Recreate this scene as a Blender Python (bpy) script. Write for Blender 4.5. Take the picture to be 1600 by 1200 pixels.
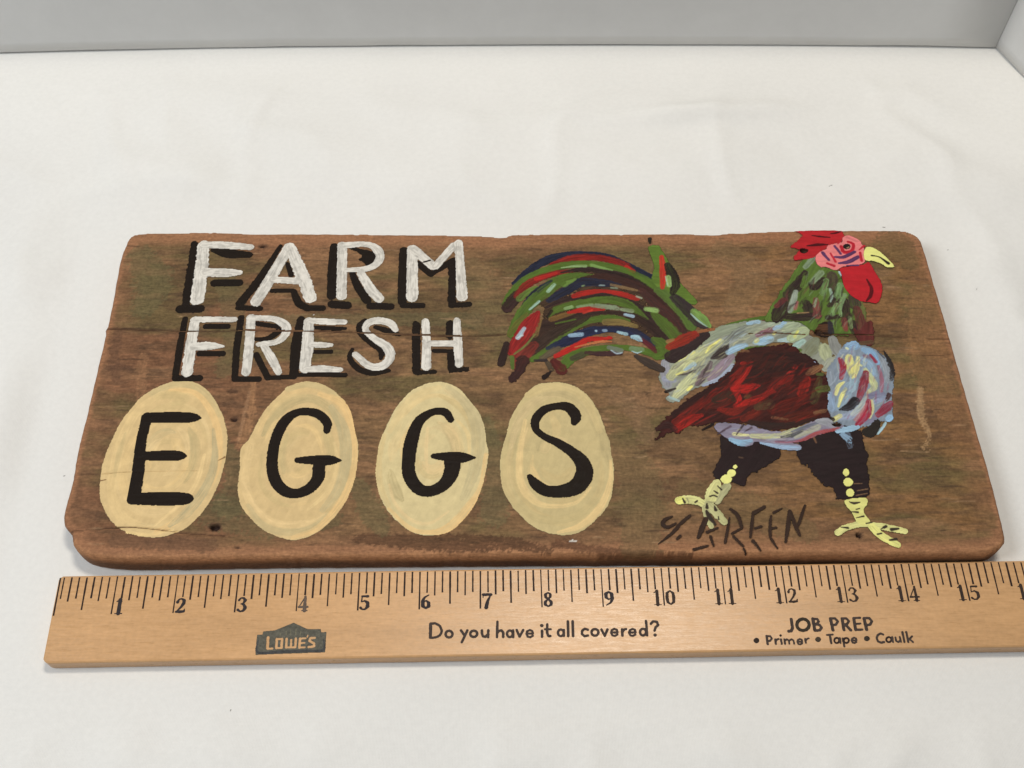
import bpy, bmesh, math, random
import numpy as np
from mathutils import Vector

for o in list(bpy.data.objects):
    bpy.data.objects.remove(o, do_unlink=True)
scn = bpy.context.scene
COL = scn.collection
IN = 0.0254

# ------------------------------------------------------------------ camera
CAM_H = 18.22 * IN            # height of the camera over the cloth
CAM_Y = -10.6 * IN
PITCH = math.radians(59.0)    # looking down by 59 degrees
cam = bpy.data.cameras.new('camera')
cam.sensor_width = 36.0
cam.lens = 36.0 * 1800 / 1600
cam.clip_start = 0.01
cam.clip_end = 50
cam_ob = bpy.data.objects.new('camera', cam)
COL.objects.link(cam_ob)
cam_ob.location = (0, CAM_Y, CAM_H)
cam_ob.rotation_euler = (math.pi / 2 - PITCH, 0, 0)
scn.camera = cam_ob
scn.render.resolution_x = 1024
scn.render.resolution_y = 768

# ------------------------------------------------------------------ light
w = bpy.data.worlds.new('World')
scn.world = w
w.use_nodes = True
w.node_tree.nodes['Background'].inputs[0].default_value = (0.93, 0.96, 1.0, 1)
w.node_tree.nodes['Background'].inputs[1].default_value = 0.22


def area(name, loc, target, size, power, color):
    l = bpy.data.lights.new(name, 'AREA')
    l.shape = 'RECTANGLE'
    l.size, l.size_y = size
    l.energy = power
    l.color = color
    o = bpy.data.objects.new(name, l)
    COL.objects.link(o)
    o.location = loc
    d = Vector(target) - Vector(loc)
    o.rotation_euler = d.to_track_quat('-Z', 'Y').to_euler()
    return o


area('ceiling_lamp', (0.13, 0.215, 1.12), (0.04, -0.05, 0), (0.26, 0.16), 6.5, (1.0, 0.905, 0.775))
area('window_light', (-0.80, -0.22, 1.05), (0.0, -0.05, 0), (0.46, 0.46), 7.9, (0.95, 0.98, 1.0))

vs = scn.view_settings
vs.view_transform = 'Standard'
vs.look = 'None'
vs.exposure = 0.0
vs.gamma = 1.0
vs.use_curve_mapping = False

# ------------------------------------------------------------------ measures
BOARD_T = 0.56 * IN
RULER_T = 0.28 * IN
F_PX = 1800.0
SP, CP = math.sin(PITCH), math.cos(PITCH)


def place(px, py, z):
    """survey: reading on the tracing sheet -> point on the horizontal plane at height z (metres)"""
    a = (np.asarray(px, float) - 800.0) / F_PX
    b = (np.asarray(py, float) - 600.0) / F_PX
    k = (CAM_H - z) / (SP + b * CP)
    return a * k, CAM_Y + k * (CP - b * SP)


def s2l(c):
    c = np.asarray(c, float) / 255.0
    return np.where(c <= 0.04045, c / 12.92, ((c + 0.055) / 1.055) ** 2.4)


# ------------------------------------------------------------------ noise
_tab = {}


def vnoise(x, y, seed=0):
    if seed not in _tab:
        _tab[seed] = np.random.RandomState(seed + 11).rand(256, 256)
    T = _tab[seed]
    xi = np.floor(x).astype(int)
    yi = np.floor(y).astype(int)
    fx = x - xi
    fy = y - yi
    fx = fx * fx * (3 - 2 * fx)
    fy = fy * fy * (3 - 2 * fy)
    x0, x1, y0, y1 = xi % 256, (xi + 1) % 256, yi % 256, (yi + 1) % 256
    return (T[x0, y0] * (1 - fx) + T[x1, y0] * fx) * (1 - fy) + (T[x0, y1] * (1 - fx) + T[x1, y1] * fx) * fy


def fbm(x, y, seed=0, n=4):
    s, a, t = 0, 1.0, 0
    for i in range(n):
        s = s + a * vnoise(x * 2 ** i, y * 2 ** i, seed + i)
        t += a
        a *= 0.5
    return s / t


def sstep(a, b, x):
    t = np.clip((x - a) / (b - a), 0, 1)
    return t * t * (3 - 2 * t)


# ------------------------------------------------------------------ helpers
def link(name, me, mat=None, parent=None):
    o = bpy.data.objects.new(name, me)
    COL.objects.link(o)
    if mat is not None and me is not None and not me.materials:
        me.materials.append(mat)
    if parent is not None:
        o.parent = parent
    return o


def empty(name, loc, label, cat, group=None):
    o = bpy.data.objects.new(name, None)
    COL.objects.link(o)
    o.location = loc
    o['label'] = label
    o['category'] = cat
    if group:
        o['group'] = group
    return o


def np_mesh(name, verts, faces, colors=None, smooth=True):
    """faces: (n,4) or list of index lists"""
    me = bpy.data.meshes.new(name)
    if isinstance(faces, np.ndarray):
        n, k = faces.shape
        me.vertices.add(len(verts))
        me.vertices.foreach_set('co', np.ascontiguousarray(verts, np.float32).ravel())
        me.loops.add(n * k)
        me.loops.foreach_set('vertex_index', np.ascontiguousarray(faces, np.int32).ravel())
        me.polygons.add(n)
        me.polygons.foreach_set('loop_start', np.arange(0, n * k, k, dtype=np.int32))
    else:
        me.from_pydata([tuple(v) for v in verts], [], faces)
    if smooth:
        me.polygons.foreach_set('use_smooth', np.ones(len(me.polygons), dtype=bool))
    if colors is not None:
        at = me.attributes.new('Col', 'FLOAT_COLOR', 'POINT')
        c4 = np.ones((len(verts), 4), np.float32)
        c4[:, :3] = colors
        at.data.foreach_set('color', c4.ravel())
    me.update(calc_edges=True)
    me.validate()
    return me


def cat_rom(P, closed=False, step=1.0):
    P = np.asarray(P, float)
    n = len(P)
    if n == 2 and not closed:
        L = np.hypot(*(P[1, :2] - P[0, :2]))
        m = max(2, int(L / step) + 1)
        t = np.linspace(0, 1, m)[:, None]
        return P[0] * (1 - t) + P[1] * t
    out = []
    rng = range(n) if closed else range(n - 1)
    for i in rng:
        if closed:
            p0, p1, p2, p3 = P[i - 1], P[i], P[(i + 1) % n], P[(i + 2) % n]
        else:
            p1, p2 = P[i], P[i + 1]
            p0 = P[i - 1] if i > 0 else 2 * p1 - p2
            p3 = P[i + 2] if i + 2 < n else 2 * p2 - p1
        L = np.hypot(*(p2[:2] - p1[:2]))
        m = max(1, int(L / step))
        for t in np.linspace(0, 1, m, endpoint=False):
            out.append(0.5 * ((2 * p1) + (-p0 + p2) * t + (2 * p0 - 5 * p1 + 4 * p2 - p3) * t * t
                              + (-p0 + 3 * p1 - 3 * p2 + p3) * t ** 3))
    if not closed:
        out.append(P[-1])
    return np.array(out)


def inside_poly(gx, gy, poly):
    ins = np.zeros(gx.shape, bool)
    n = len(poly)
    for i in range(n):
        x0, y0 = poly[i]
        x1, y1 = poly[(i + 1) % n]
        if y0 == y1:
            continue
        c = ((y0 > gy) != (y1 > gy))
        ins ^= c & (gx < (x1 - x0) * (gy - y0) / (y1 - y0) + x0)
    return ins


def dist_poly(gx, gy, poly):
    best = np.full(gx.shape, 1e9)
    bx = np.zeros(gx.shape)
    by = np.zeros(gx.shape)
    n = len(poly)
    for i in range(n):
        x0, y0 = poly[i]
        x1, y1 = poly[(i + 1) % n]
        dx, dy = x1 - x0, y1 - y0
        L2 = dx * dx + dy * dy + 1e-12
        t = np.clip(((gx - x0) * dx + (gy - y0) * dy) / L2, 0, 1)
        qx, qy = x0 + t * dx, y0 + t * dy
        d = np.hypot(gx - qx, gy - qy)
        u = d < best
        best = np.where(u, d, best)
        bx = np.where(u, qx, bx)
        by = np.where(u, qy, by)
    return best, bx, by


# ------------------------------------------------------------------ materials
def new_mat(name):
    m = bpy.data.materials.new(name)
    m.use_nodes = True
    nt = m.node_tree
    return m, nt, nt.nodes, nt.links, nt.nodes['Principled BSDF']


def noise_node(N, L, scale, vec_scale=(1, 1, 1), detail=4, rough=0.55):
    tc = N.new('ShaderNodeTexCoord')
    mp = N.new('ShaderNodeMapping')
    mp.inputs['Scale'].default_value = vec_scale
    L.new(tc.outputs['Object'], mp.inputs['Vector'])
    n = N.new('ShaderNodeTexNoise')
    n.inputs['Scale'].default_value = scale
    n.inputs['Detail'].default_value = detail
    n.inputs['Roughness'].default_value = rough
    L.new(mp.outputs[0], n.inputs['Vector'])
    return n


def mul_range(N, L, src, lo, hi, f0=0.3, f1=0.7):
    mr = N.new('ShaderNodeMapRange')
    mr.inputs['From Min'].default_value = f0
    mr.inputs['From Max'].default_value = f1
    mr.inputs['To Min'].default_value = lo
    mr.inputs['To Max'].default_value = hi
    L.new(src, mr.inputs['Value'])
    return mr.outputs[0]


def mult(N, L, col, fac):
    v = N.new('ShaderNodeVectorMath')
    v.operation = 'SCALE'
    L.new(col, v.inputs[0])
    L.new(fac, v.inputs['Scale'])
    return v.outputs[0]


def paint_material():
    m, nt, N, L, B = new_mat('acrylic_paint')
    at = N.new('ShaderNodeAttribute')
    at.attribute_name = 'Col'
    n1 = noise_node(N, L, 260, (1, 1, 1), 5, 0.6)
    c = mult(N, L, at.outputs['Color'], mul_range(N, L, n1.outputs[0], 0.90, 1.08))
    L.new(c, B.inputs['Base Color'])
    n2 = noise_node(N, L, 900, (0.45, 1, 1), 3)
    bp = N.new('ShaderNodeBump')
    bp.inputs['Strength'].default_value = 0.25
    bp.inputs['Distance'].default_value = 0.0002
    L.new(n2.outputs[0], bp.inputs['Height'])
    L.new(bp.outputs[0], B.inputs['Normal'])
    L.new(mul_range(N, L, n1.outputs[0], 0.50, 0.68), B.inputs['Roughness'])
    B.inputs['Specular IOR Level'].default_value = 0.10
    return m


def board_material():
    m, nt, N, L, B = new_mat('weathered_wood')
    at = N.new('ShaderNodeAttribute')
    at.attribute_name = 'Col'
    g1 = noise_node(N, L, 90, (1, 6, 4), 6, 0.7)
    g2 = noise_node(N, L, 330, (1, 5, 4), 5, 0.7)
    g3 = noise_node(N, L, 700, (1, 1, 1), 3, 0.6)
    c = mult(N, L, at.outputs['Color'], mul_range(N, L, g1.outputs[0], 0.82, 1.17))
    c = mult(N, L, c, mul_range(N, L, g2.outputs[0], 0.80, 1.20))
    c = mult(N, L, c, mul_range(N, L, g3.outputs[0], 0.80, 1.20))
    L.new(c, B.inputs['Base Color'])
    bp = N.new('ShaderNodeBump')
    bp.inputs['Strength'].default_value = 0.6
    bp.inputs['Distance'].default_value = 0.0004
    L.new(g2.outputs[0], bp.inputs['Height'])
    L.new(bp.outputs[0], B.inputs['Normal'])
    B.inputs['Roughness'].default_value = 0.72
    B.inputs['Specular IOR Level'].default_value = 0.2
    return m


def ruler_material():
    m, nt, N, L, B = new_mat('varnished_basswood')
    g1 = noise_node(N, L, 11, (1, 7, 4), 6, 0.6)
    g2 = noise_node(N, L, 150, (1, 8, 4), 5, 0.7)
    g3 = noise_node(N, L, 600, (1, 1, 1), 2, 0.6)
    rgb = N.new('ShaderNodeRGB')
    rgb.outputs[0].default_value = (*s2l((197, 154, 107)), 1)
    c = mult(N, L, rgb.outputs[0], mul_range(N, L, g1.outputs[0], 0.88, 1.12))
    c = mult(N, L, c, mul_range(N, L, g2.outputs[0], 0.91, 1.08))
    c = mult(N, L, c, mul_range(N, L, g3.outputs[0], 0.95, 1.05))
    L.new(c, B.inputs['Base Color'])
    bp = N.new('ShaderNodeBump')
    bp.inputs['Strength'].default_value = 0.35
    bp.inputs['Distance'].default_value = 0.0002
    L.new(g2.outputs[0], bp.inputs['Height'])
    L.new(bp.outputs[0], B.inputs['Normal'])
    L.new(mul_range(N, L, g2.outputs[0], 0.24, 0.40), B.inputs['Roughness'])
    B.inputs['Specular IOR Level'].default_value = 0.5
    return m


def ink_material():
    m, nt, N, L, B = new_mat('printed_ink')
    at = N.new('ShaderNodeAttribute')
    at.attribute_name = 'Col'
    n1 = noise_node(N, L, 900, (1, 1, 1), 4, 0.7)
    c = mult(N, L, at.outputs['Color'], mul_range(N, L, n1.outputs[0], 0.6, 1.3))
    L.new(c, B.inputs['Base Color'])
    B.inputs['Roughness'].default_value = 0.55
    B.inputs['Specular IOR Level'].default_value = 0.15
    return m


def cloth_material():
    m, nt, N, L, B = new_mat('white_cotton')
    n1 = noise_node(N, L, 9, (1, 1, 1), 3)
    n2 = noise_node(N, L, 420, (1, 1, 1), 3)
    rgb = N.new('ShaderNodeRGB')
    rgb.outputs[0].default_value = (0.775, 0.775, 0.757, 1)
    c = mult(N, L, rgb.outputs[0], mul_range(N, L, n1.outputs[0], 0.975, 1.015))
    c = mult(N, L, c, mul_range(N, L, n2.outputs[0], 0.975, 1.02))
    L.new(c, B.inputs['Base Color'])
    # weave: two crossed thread waves
    tc = N.new('ShaderNodeTexCoord')
    hs = []
    for d in ('X', 'Y'):
        wv = N.new('ShaderNodeTexWave')
        wv.wave_type = 'BANDS'
        wv.bands_direction = d
        wv.inputs['Scale'].default_value = 560
        wv.inputs['Distortion'].default_value = 1.2
        wv.inputs['Detail'].default_value = 1
        L.new(tc.outputs['Object'], wv.inputs['Vector'])
        hs.append(wv.outputs['Fac'])
    ad = N.new('ShaderNodeMath')
    ad.operation = 'ADD'
    L.new(hs[0], ad.inputs[0])
    L.new(hs[1], ad.inputs[1])
    ad2 = N.new('ShaderNodeMath')
    ad2.operation = 'ADD'
    L.new(ad.outputs[0], ad2.inputs[0])
    L.new(n2.outputs[0], ad2.inputs[1])
    bp = N.new('ShaderNodeBump')
    bp.inputs['Strength'].default_value = 0.22
    bp.inputs['Distance'].default_value = 0.0002
    L.new(ad2.outputs[0], bp.inputs['Height'])
    L.new(bp.outputs[0], B.inputs['Normal'])
    B.inputs['Roughness'].default_value = 0.9
    B.inputs['Specular IOR Level'].default_value = 0.1
    B.inputs['Sheen Weight'].default_value = 0.1
    return m


def panel_material():
    m, nt, N, L, B = new_mat('grey_foam_board')
    n1 = noise_node(N, L, 7, (1, 1, 1), 5, 0.6)
    n2 = noise_node(N, L, 60, (1, 1, 1), 5, 0.7)
    rgb = N.new('ShaderNodeRGB')
    rgb.outputs[0].default_value = (0.68, 0.68, 0.67, 1)
    c = mult(N, L, rgb.outputs[0], mul_range(N, L, n1.outputs[0], 0.96, 1.03))
    c = mult(N, L, c, mul_range(N, L, n2.outputs[0], 0.975, 1.02))
    L.new(c, B.inputs['Base Color'])
    B.inputs['Roughness'].default_value = 0.75
    B.inputs['Specular IOR Level'].default_value = 0.2
    return m


M_PAINT, M_BOARD, M_RULER, M_INK, M_CLOTH, M_PANEL = (
    paint_material(), board_material(), ruler_material(), ink_material(), cloth_material(), panel_material())


# ------------------------------------------------------------------ cloth
def build_cloth():
    x = np.arange(-0.62, 0.6201, 0.003)
    y = np.arange(-0.36, 0.3301, 0.003)
    gx, gy = np.meshgrid(x, y, indexing='ij')
    h = 0.0046 * (fbm(gx * 9, gy * 12, 31, 3) - 0.5)
    h += 0.0016 * (fbm(gx * 38 + 0.6 * gy * 38, gy * 26, 35, 2) - 0.5)
    rg = fbm(gx * 6 + 2 * gy, gy * 9 - 1.5 * gx, 131, 3)
    h += 0.0019 * np.clip(1 - np.abs(rg - 0.5) * 9, 0, 1) ** 2
    rg = fbm(gx * 13 - 5 * gy, gy * 8 + 4 * gx + 9, 137, 2)
    h += 0.0016 * np.clip(1 - np.abs(rg - 0.5) * 8, 0, 1) ** 2
    # soft creases: readings of two ends, half width (m), height (m)
    for (ax, ay, bx, by, hw, hh) in [
            (20, 430, 170, 452, .012, .0022), (60, 560, 20, 760, .015, .0026), (150, 520, 95, 700, .010, .0016),
            (40, 640, 10, 980, .014, .0026), (230, 130, 420, 150, .012, .0014), (1010, 182, 1240, 170, .008, .0012),
            (1300, 120, 1420, 146, .007, .0012), (170, 255, 330, 285, .012, .0012), (200, 1090, 190, 1200, .010, .0012),
            (330, 1070, 350, 1200, .012, .0010), (520, 1080, 500, 1200, .010, .0008), (800, 1090, 830, 1200, .014, .0010),
            (1120, 1060, 1150, 1200, .012, .0012), (1400, 1050, 1380, 1200, .012, .0010), (560, 150, 760, 210, .012, .0010),
            (1380, 240, 1600, 300, .014, .0014), (1540, 420, 1600, 560, .012, .0016), (900, 280, 1180, 250, .014, .0010),
            (420, 240, 700, 300, .016, .0011), (330, 1137, 520, 1135, .003, .0005), (800, 1146, 1130, 1120, .0035, .0006), (1010, 180, 1240, 176, .006, .0010)]:
        X, Y = place([ax, bx], [ay, by], 0)
        dx, dy = X[1] - X[0], Y[1] - Y[0]
        L2 = dx * dx + dy * dy
        t = ((gx - X[0]) * dx + (gy - Y[0]) * dy) / L2
        wob = 0.006 * (vnoise(t * 5, t * 0 + ax, 3) - 0.5)
        d = ((gx - X[0]) * dy - (gy - Y[0]) * dx) / math.sqrt(L2) + wob
        f = np.exp(-(d / hw) ** 2) * sstep(-0.25, 0.2, t) * (1 - sstep(0.8, 1.25, t))
        h += 1.9 * hh * f
    h = np.maximum(h, -0.0022) + 0.0022
    # lies flat under the board and the ruler
    bx0, by0 = -0.215, -0.150
    ddx = np.maximum(np.abs(gx) - 0.215, 0)
    ddx = np.where(gx > 0.1, np.where(gy < -0.088, 0, ddx), ddx)
    ddy = np.maximum(np.maximum(-0.137 - gy, gy - 0.095), 0)
    k = sstep(0.0, 0.035, np.hypot(ddx, ddy))
    h = h * k * (1 - sstep(0.17, 0.222, gy))
    h -= 0.00005
    nx, ny = gx.shape
    idx = np.arange(nx * ny).reshape(nx, ny)
    faces = np.stack([idx[:-1, :-1], idx[1:, :-1], idx[1:, 1:], idx[:-1, 1:]], -1).reshape(-1, 4)
    V = np.stack([gx, gy, h], -1).reshape(-1, 3)
    o = link('tablecloth', np_mesh('tablecloth', V, faces), M_CLOTH)
    sub = o.modifiers.new('thickness', 'SOLIDIFY')
    sub.thickness = 0.0006
    sub.offset = -1
    o['label'] = 'white cotton cloth spread flat under the painted sign and the ruler'
    o['category'] = 'cloth'
    return o


build_cloth()


# ------------------------------------------------------------------ backdrop board (folded)
def panel_mesh(name, pts, height, thick):
    """a standing sheet that follows the floor line pts (x, y), a little bowed"""
    P = cat_rom(np.array(pts), step=0.02)
    n = len(P)
    T = np.gradient(P, axis=0)
    T /= np.hypot(T[:, 0], T[:, 1])[:, None]
    Nn = np.stack([-T[:, 1], T[:, 0]], -1)       # away from the cloth
    Q = P + Nn * thick
    rows = 12
    V, Fc = [], []
    rs = np.random.RandomState(5)
    base = 0.0012 + 0.0006 * rs.rand(n)
    for side in (P, Q):
        for r in range(rows + 1):
            f = r / rows
            for i in range(n):
                z = base[i] + (height - base[i]) * f ** 1.3
                V.append((side[i][0], side[i][1], z))
    S = (rows + 1) * n
    for r in range(rows):
        for i in range(n - 1):
            a = r * n + i
            Fc.append((a, a + 1, a + n + 1, a + n))
            Fc.append((S + a + 1, S + a, S + a + n, S + a + n + 1))
    for i in range(n - 1):
        a = rows * n + i
        Fc.append((a, a + 1, S + a + 1, S + a))
        Fc.append((i + 1, i, S + i, S + i + 1))
    for r in range(rows):
        for i, fl in ((0, False), (n - 1, True)):
            a, b = r * n + i, (r + 1) * n + i
            q = (a, b, S + b, S + a)
            Fc.append(q if not fl else q[::-1])
    return np_mesh(name, np.array(V), Fc)


def build_backdrop():
    bk = [place(x, y, 0) for x, y in ((-260, 93), (0, 85), (200, 80), (400, 76), (800, 72.5), (1200, 72.5), (1450, 75), (1554, 76.8))]
    e = empty('backdrop_board', (float(bk[4][0]), float(bk[4][1]), 0),
              'grey folded display board standing behind the cloth', 'backdrop')
    ox, oy = e.location[0], e.location[1]
    pb = [(float(a) - ox, float(b) - oy) for a, b in bk]
    link('back_panel', panel_mesh('back_panel', pb, 0.17, 0.005), M_PANEL, e)
    sd = [place(x, y, 0) for x, y in ((1550, 71.5), (1572, 95), (1600, 124), (1680, 208), (1760, 296))]
    ps = [(float(a) - ox, float(b) - oy) for a, b in sd]
    link('side_panel', panel_mesh('side_panel', ps, 0.17, 0.005), M_PANEL, e)


build_backdrop()

# ------------------------------------------------------------------ the painter
CELL = 0.27        # mm, fine grid of the paint
BC = 2 * CELL      # mm, grid of the wood
VIEWS = {
    'P': (0, 0, 1.0),
    'A': (260, 350, 4.446), 'B': (500, 350, 4.443), 'C': (140, 580, 4.2875), 'D': (350, 580, 4.2875),
    'G': (570, 580, 4.2857), 'F': (760, 580, 4.286), 'T1': (760, 350, 4.615), 'T2': (920, 350, 4.614),
    'H': (1160, 350, 5.715), 'W1': (1000, 490, 5.4545), 'W2': (1200, 490, 5.4545),
    'L1': (1010, 650, 5.4565), 'L2': (1220, 650, 5.4545),
    'K1': (1170, 950, 11.43), 'K2': (1300, 950, 11.43), 'K3': (660, 960, 8.0), 'K4': (850, 960, 8.0),
    'LG': (380, 960, 10.667),
}


class Canvas:
    """a patch of thin paint on a plane: colour, cover and thickness on a fine grid (mm)"""
    count = 0

    def __init__(self, view, z, cell=CELL, bounds=None, solid=False):
        self.z = z
        self.cell = cell
        self.view = view
        self.ops = []
        self.solid = solid
        self.bounds = bounds
        self.wet = 0.0
        self.dark_w = self.mid_w = self.light_w = 1.0

    def v(self, view):
        self.view = view
        return self

    def mm(self, pts, w=None):
        x0, y0, s = VIEWS[self.view]
        out = []
        for i, p in enumerate(pts):
            ww = p[2] if len(p) > 2 else (w if not isinstance(w, (list, tuple)) else w[i])
            px, py = x0 + p[0] / s, y0 + p[1] / s
            X, Y = place(px, py, self.z)
            if ww is None:
                out.append((float(X) * 1000, float(Y) * 1000))
            else:
                X2, Y2 = place(px + 1, py, self.z)
                sc = float(X2 - X) * 1000
                out.append((float(X) * 1000, float(Y) * 1000, ww / s * sc * 0.5))
        return np.array(out)

    def S(self, pts, w, col, **k):
        P = self.mm(pts, w)
        lum = sum(col) / 3.0
        P[:, 2] *= self.dark_w if lum < 72 else self.light_w if lum > 122 else self.mid_w
        self.ops.append(('s', P, col, k))
        return self

    def B(self, pts, col, **k):
        self.ops.append(('b', self.mm(pts), col, k))
        return self

    def E(self, cx, cy, ww, hh, col, **k):
        a = np.linspace(0, 2 * math.pi, 11)[:-1]
        return self.B([(cx + ww / 2 * math.cos(t), cy + hh / 2 * math.sin(t)) for t in a], col, **k)

    def R(self, cx, cy, rx, ry, ww, col, **k):
        a = np.linspace(0, 2 * math.pi, 13)
        return self.S([(cx + rx * math.cos(t), cy + ry * math.sin(t)) for t in a], ww, col, **k)

    def raster(self):
        lo = np.array([1e9, 1e9])
        hi = -lo
        for kind, P, col, k in self.ops:
            r = P[:, 2].max() if kind == 's' else 0
            lo = np.minimum(lo, P[:, :2].min(0) - r * 1.3 - 1.2)
            hi = np.maximum(hi, P[:, :2].max(0) + r * 1.3 + 1.2)
        if self.bounds:
            lo, hi = self.bounds
        c = self.cell
        self.i0 = np.floor(lo / c).astype(int)
        i1 = np.ceil(hi / c).astype(int)
        nx, ny = i1 - self.i0 + 1
        self.gx, self.gy = np.meshgrid((np.arange(nx) + self.i0[0]) * c, (np.arange(ny) + self.i0[1]) * c, indexing='ij')
        self.col = np.zeros((nx, ny, 3))
        self.a = np.zeros((nx, ny))
        self.h = np.zeros((nx, ny))
        if self.solid is not False:
            self.solid(self)
        for n, op in enumerate(self.ops):
            Canvas.count += 1
            (self._stroke if op[0] == 's' else self._blob)(op[1], op[2], Canvas.count, **op[3])
        return self

    def _sub(self, lo, hi):
        c = self.cell
        a = np.clip(np.floor(np.array(lo) / c).astype(int) - self.i0, 0, None)
        b = np.clip(np.ceil(np.array(hi) / c).astype(int) - self.i0 + 1, 0, np.array(self.a.shape))
        return slice(a[0], b[0]), slice(a[1], b[1])

    def _mix(self, sl, cov, rgb, hgt, erase):
        if erase:
            self.a[sl] *= (1 - cov)
            return
        A = self.a[sl]
        o = np.clip(cov + A * (1 - cov), 1e-6, 1)
        k = (cov / o)[..., None]
        self.col[sl] = self.col[sl] * (1 - k) + rgb * k
        self.a[sl] = np.maximum(A, np.minimum(o, 1))
        self.h[sl] = np.maximum(self.h[sl] * (1 - cov * 0.5), hgt * cov)

    def _stroke(self, P, col, seed, op=1.0, rag=0.16, streak=0.28, dry=0.0, col2=None, erase=False, mott=0.0, wet=None, c2=1.0):
        rng = np.random.RandomState(seed)
        P = cat_rom(P, step=1.0)
        P[:, 2] = np.maximum(P[:, 2], 0.08)
        r = P[:, 2].max() * 1.35 + 0.4
        sl = self._sub(P[:, :2].min(0) - r, P[:, :2].max(0) + r)
        gx, gy = self.gx[sl], self.gy[sl]
        if gx.size == 0:
            return
        best = np.full(gx.shape, 1e9)
        Q = np.zeros(gx.shape)
        S = np.zeros(gx.shape)
        s0 = 0
        for i in range(len(P) - 1):
            ax, ay, ra = P[i]
            bx, by, rb = P[i + 1]
            dx, dy = bx - ax, by - ay
            L2 = dx * dx + dy * dy + 1e-9
            L = math.sqrt(L2)
            t = np.clip(((gx - ax) * dx + (gy - ay) * dy) / L2, 0, 1)
            ex, ey = gx - ax - t * dx, gy - ay - t * dy
            rr = ra + (rb - ra) * t
            q = np.hypot(ex, ey) / rr
            u = q < best
            best = np.where(u, q, best)
            sg = np.sign(dx * ey - dy * ex)
            Q = np.where(u, sg * q, Q)
            S = np.where(u, s0 + t * L, S)
            s0 += L
        rm = max(float(P[:, 2].mean()), 0.15)
        ox, oy = rng.rand(2) * 200
        e = rag * 2 * (0.6 * vnoise(gx / 1.1 + ox, gy / 1.1 + oy, 1) + 0.4 * vnoise(gx / 0.45 + ox, gy / 0.45 + oy, 2) - 0.5)
        wet = self.wet if wet is None else wet
        soft = (0.5 * self.cell + wet * 0.30) / rm
        cov = 1 - sstep(1 - soft, 1 + soft, best + e)
        st = 0.6 * vnoise(Q * (1.5 + rm * 1.6) + ox, S / 5 + oy, 3) + 0.4 * vnoise(Q * (3 + rm * 3) + oy, S / 3 + ox, 4)
        if wet > 0:
            bn = 0.55 * vnoise(Q * (2.5 + rm * 3.2) + oy, S / 7 + ox, 13) + 0.45 * vnoise(Q * (5 + rm * 6) + ox, S / 4 + oy, 14)
            en = np.clip(S / max(s0, .01), 0, 1)
            en = np.maximum(en ** 1.5, 0.8 * (1 - en) ** 4)
            cov = cov * (1 - wet * sstep(0.40, 0.62, bn) * (0.35 + 0.65 * en))
        if dry > 0:
            d = vnoise(Q * (2 + rm * 2.2) + oy, S / 2.2 + ox, 5) * 0.6 + 0.4 * vnoise(gx / 0.4, gy / 0.4, 6)
            f = dry * (0.35 + 0.65 * (S / max(s0, .01)) ** 2)
            cov = cov * sstep(f - 0.06, f + 0.06, d)
        rgb = np.asarray(col, float) / 255 * (1 + streak * (st - 0.5) * 1.1)[..., None]
        if col2 is not None:
            k = c2 * sstep(0.42, 0.66, st)[..., None]
            rgb = rgb * (1 - k) + np.asarray(col2, float) / 255 * k
        if mott:
            mk = mott * sstep(0.45, 0.75, fbm(gx / 2.5 + ox, gy / 2.5, 9, 3))[..., None]
            rgb = rgb * (1 - mk)
        ridge = np.exp(-((best - 0.82) / 0.16) ** 2)
        self._mix(sl, cov * op, rgb, 0.04 + 0.05 * st + 0.05 * ridge, erase)

    def _blob(self, P, col, seed, op=1.0, rag=0.25, streak=0.2, ang=0.0, col2=None, erase=False, sharp=False, dry=0.0, spread=1.0):
        rng = np.random.RandomState(seed)
        if not sharp:
            P = cat_rom(P, closed=True, step=0.8)
        r = rag * 2 + 0.6
        sl = self._sub(P.min(0) - r, P.max(0) + r)
        gx, gy = self.gx[sl], self.gy[sl]
        if gx.size == 0:
            return
        ox, oy = rng.rand(2) * 200
        wx = rag * 2 * (vnoise(gx / 1.3 + ox, gy / 1.3, 1) + 0.6 * vnoise(gx / .5 + ox, gy / .5, 2) - 0.8)
        wy = rag * 2 * (vnoise(gx / 1.3, gy / 1.3 + oy, 3) + 0.6 * vnoise(gx / .5, gy / .5 + oy, 4) - 0.8)
        cov = inside_poly(gx + wx, gy + wy, P).astype(float)
        ca, sa = math.cos(ang), math.sin(ang)
        u, v = gx * ca + gy * sa, -gx * sa + gy * ca
        st = 0.6 * vnoise(u / (6 * spread) + ox, v / (1.1 * spread) + oy, 5) + 0.4 * vnoise(u / (3 * spread), v / (.45 * spread) + ox, 6)
        if dry > 0:
            cov = cov * sstep(dry - 0.06, dry + 0.06, st * 0.6 + 0.4 * vnoise(gx / 0.4, gy / 0.4, 8))
        rgb = np.asarray(col, float) / 255 * (1 + streak * (st - 0.5) * 1.1)[..., None]
        if col2 is not None:
            k = sstep(0.45, 0.65, st)[..., None]
            rgb = rgb * (1 - k) + np.asarray(col2, float) / 255 * k
        self._mix(sl, cov * op, rgb, 0.05 + 0.06 * st, erase)

    def mesh(self, name, parent, origin, hfun, layer, mat):
        """cells that the paint covers, lying on the surface hfun (mm) plus its own thickness"""
        self.raster()
        A = self.a
        m = (A[:-1, :-1] + A[1:, :-1] + A[1:, 1:] + A[:-1, 1:]) > 2.0
        nx, ny = A.shape
        idx = np.arange(nx * ny).reshape(nx, ny)
        f = np.stack([idx[:-1, :-1], idx[1:, :-1], idx[1:, 1:], idx[:-1, 1:]], -1)[m]
        used = np.unique(f)
        rem = np.zeros(nx * ny, int)
        rem[used] = np.arange(len(used))
        z = hfun(self) + layer + self.h
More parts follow.
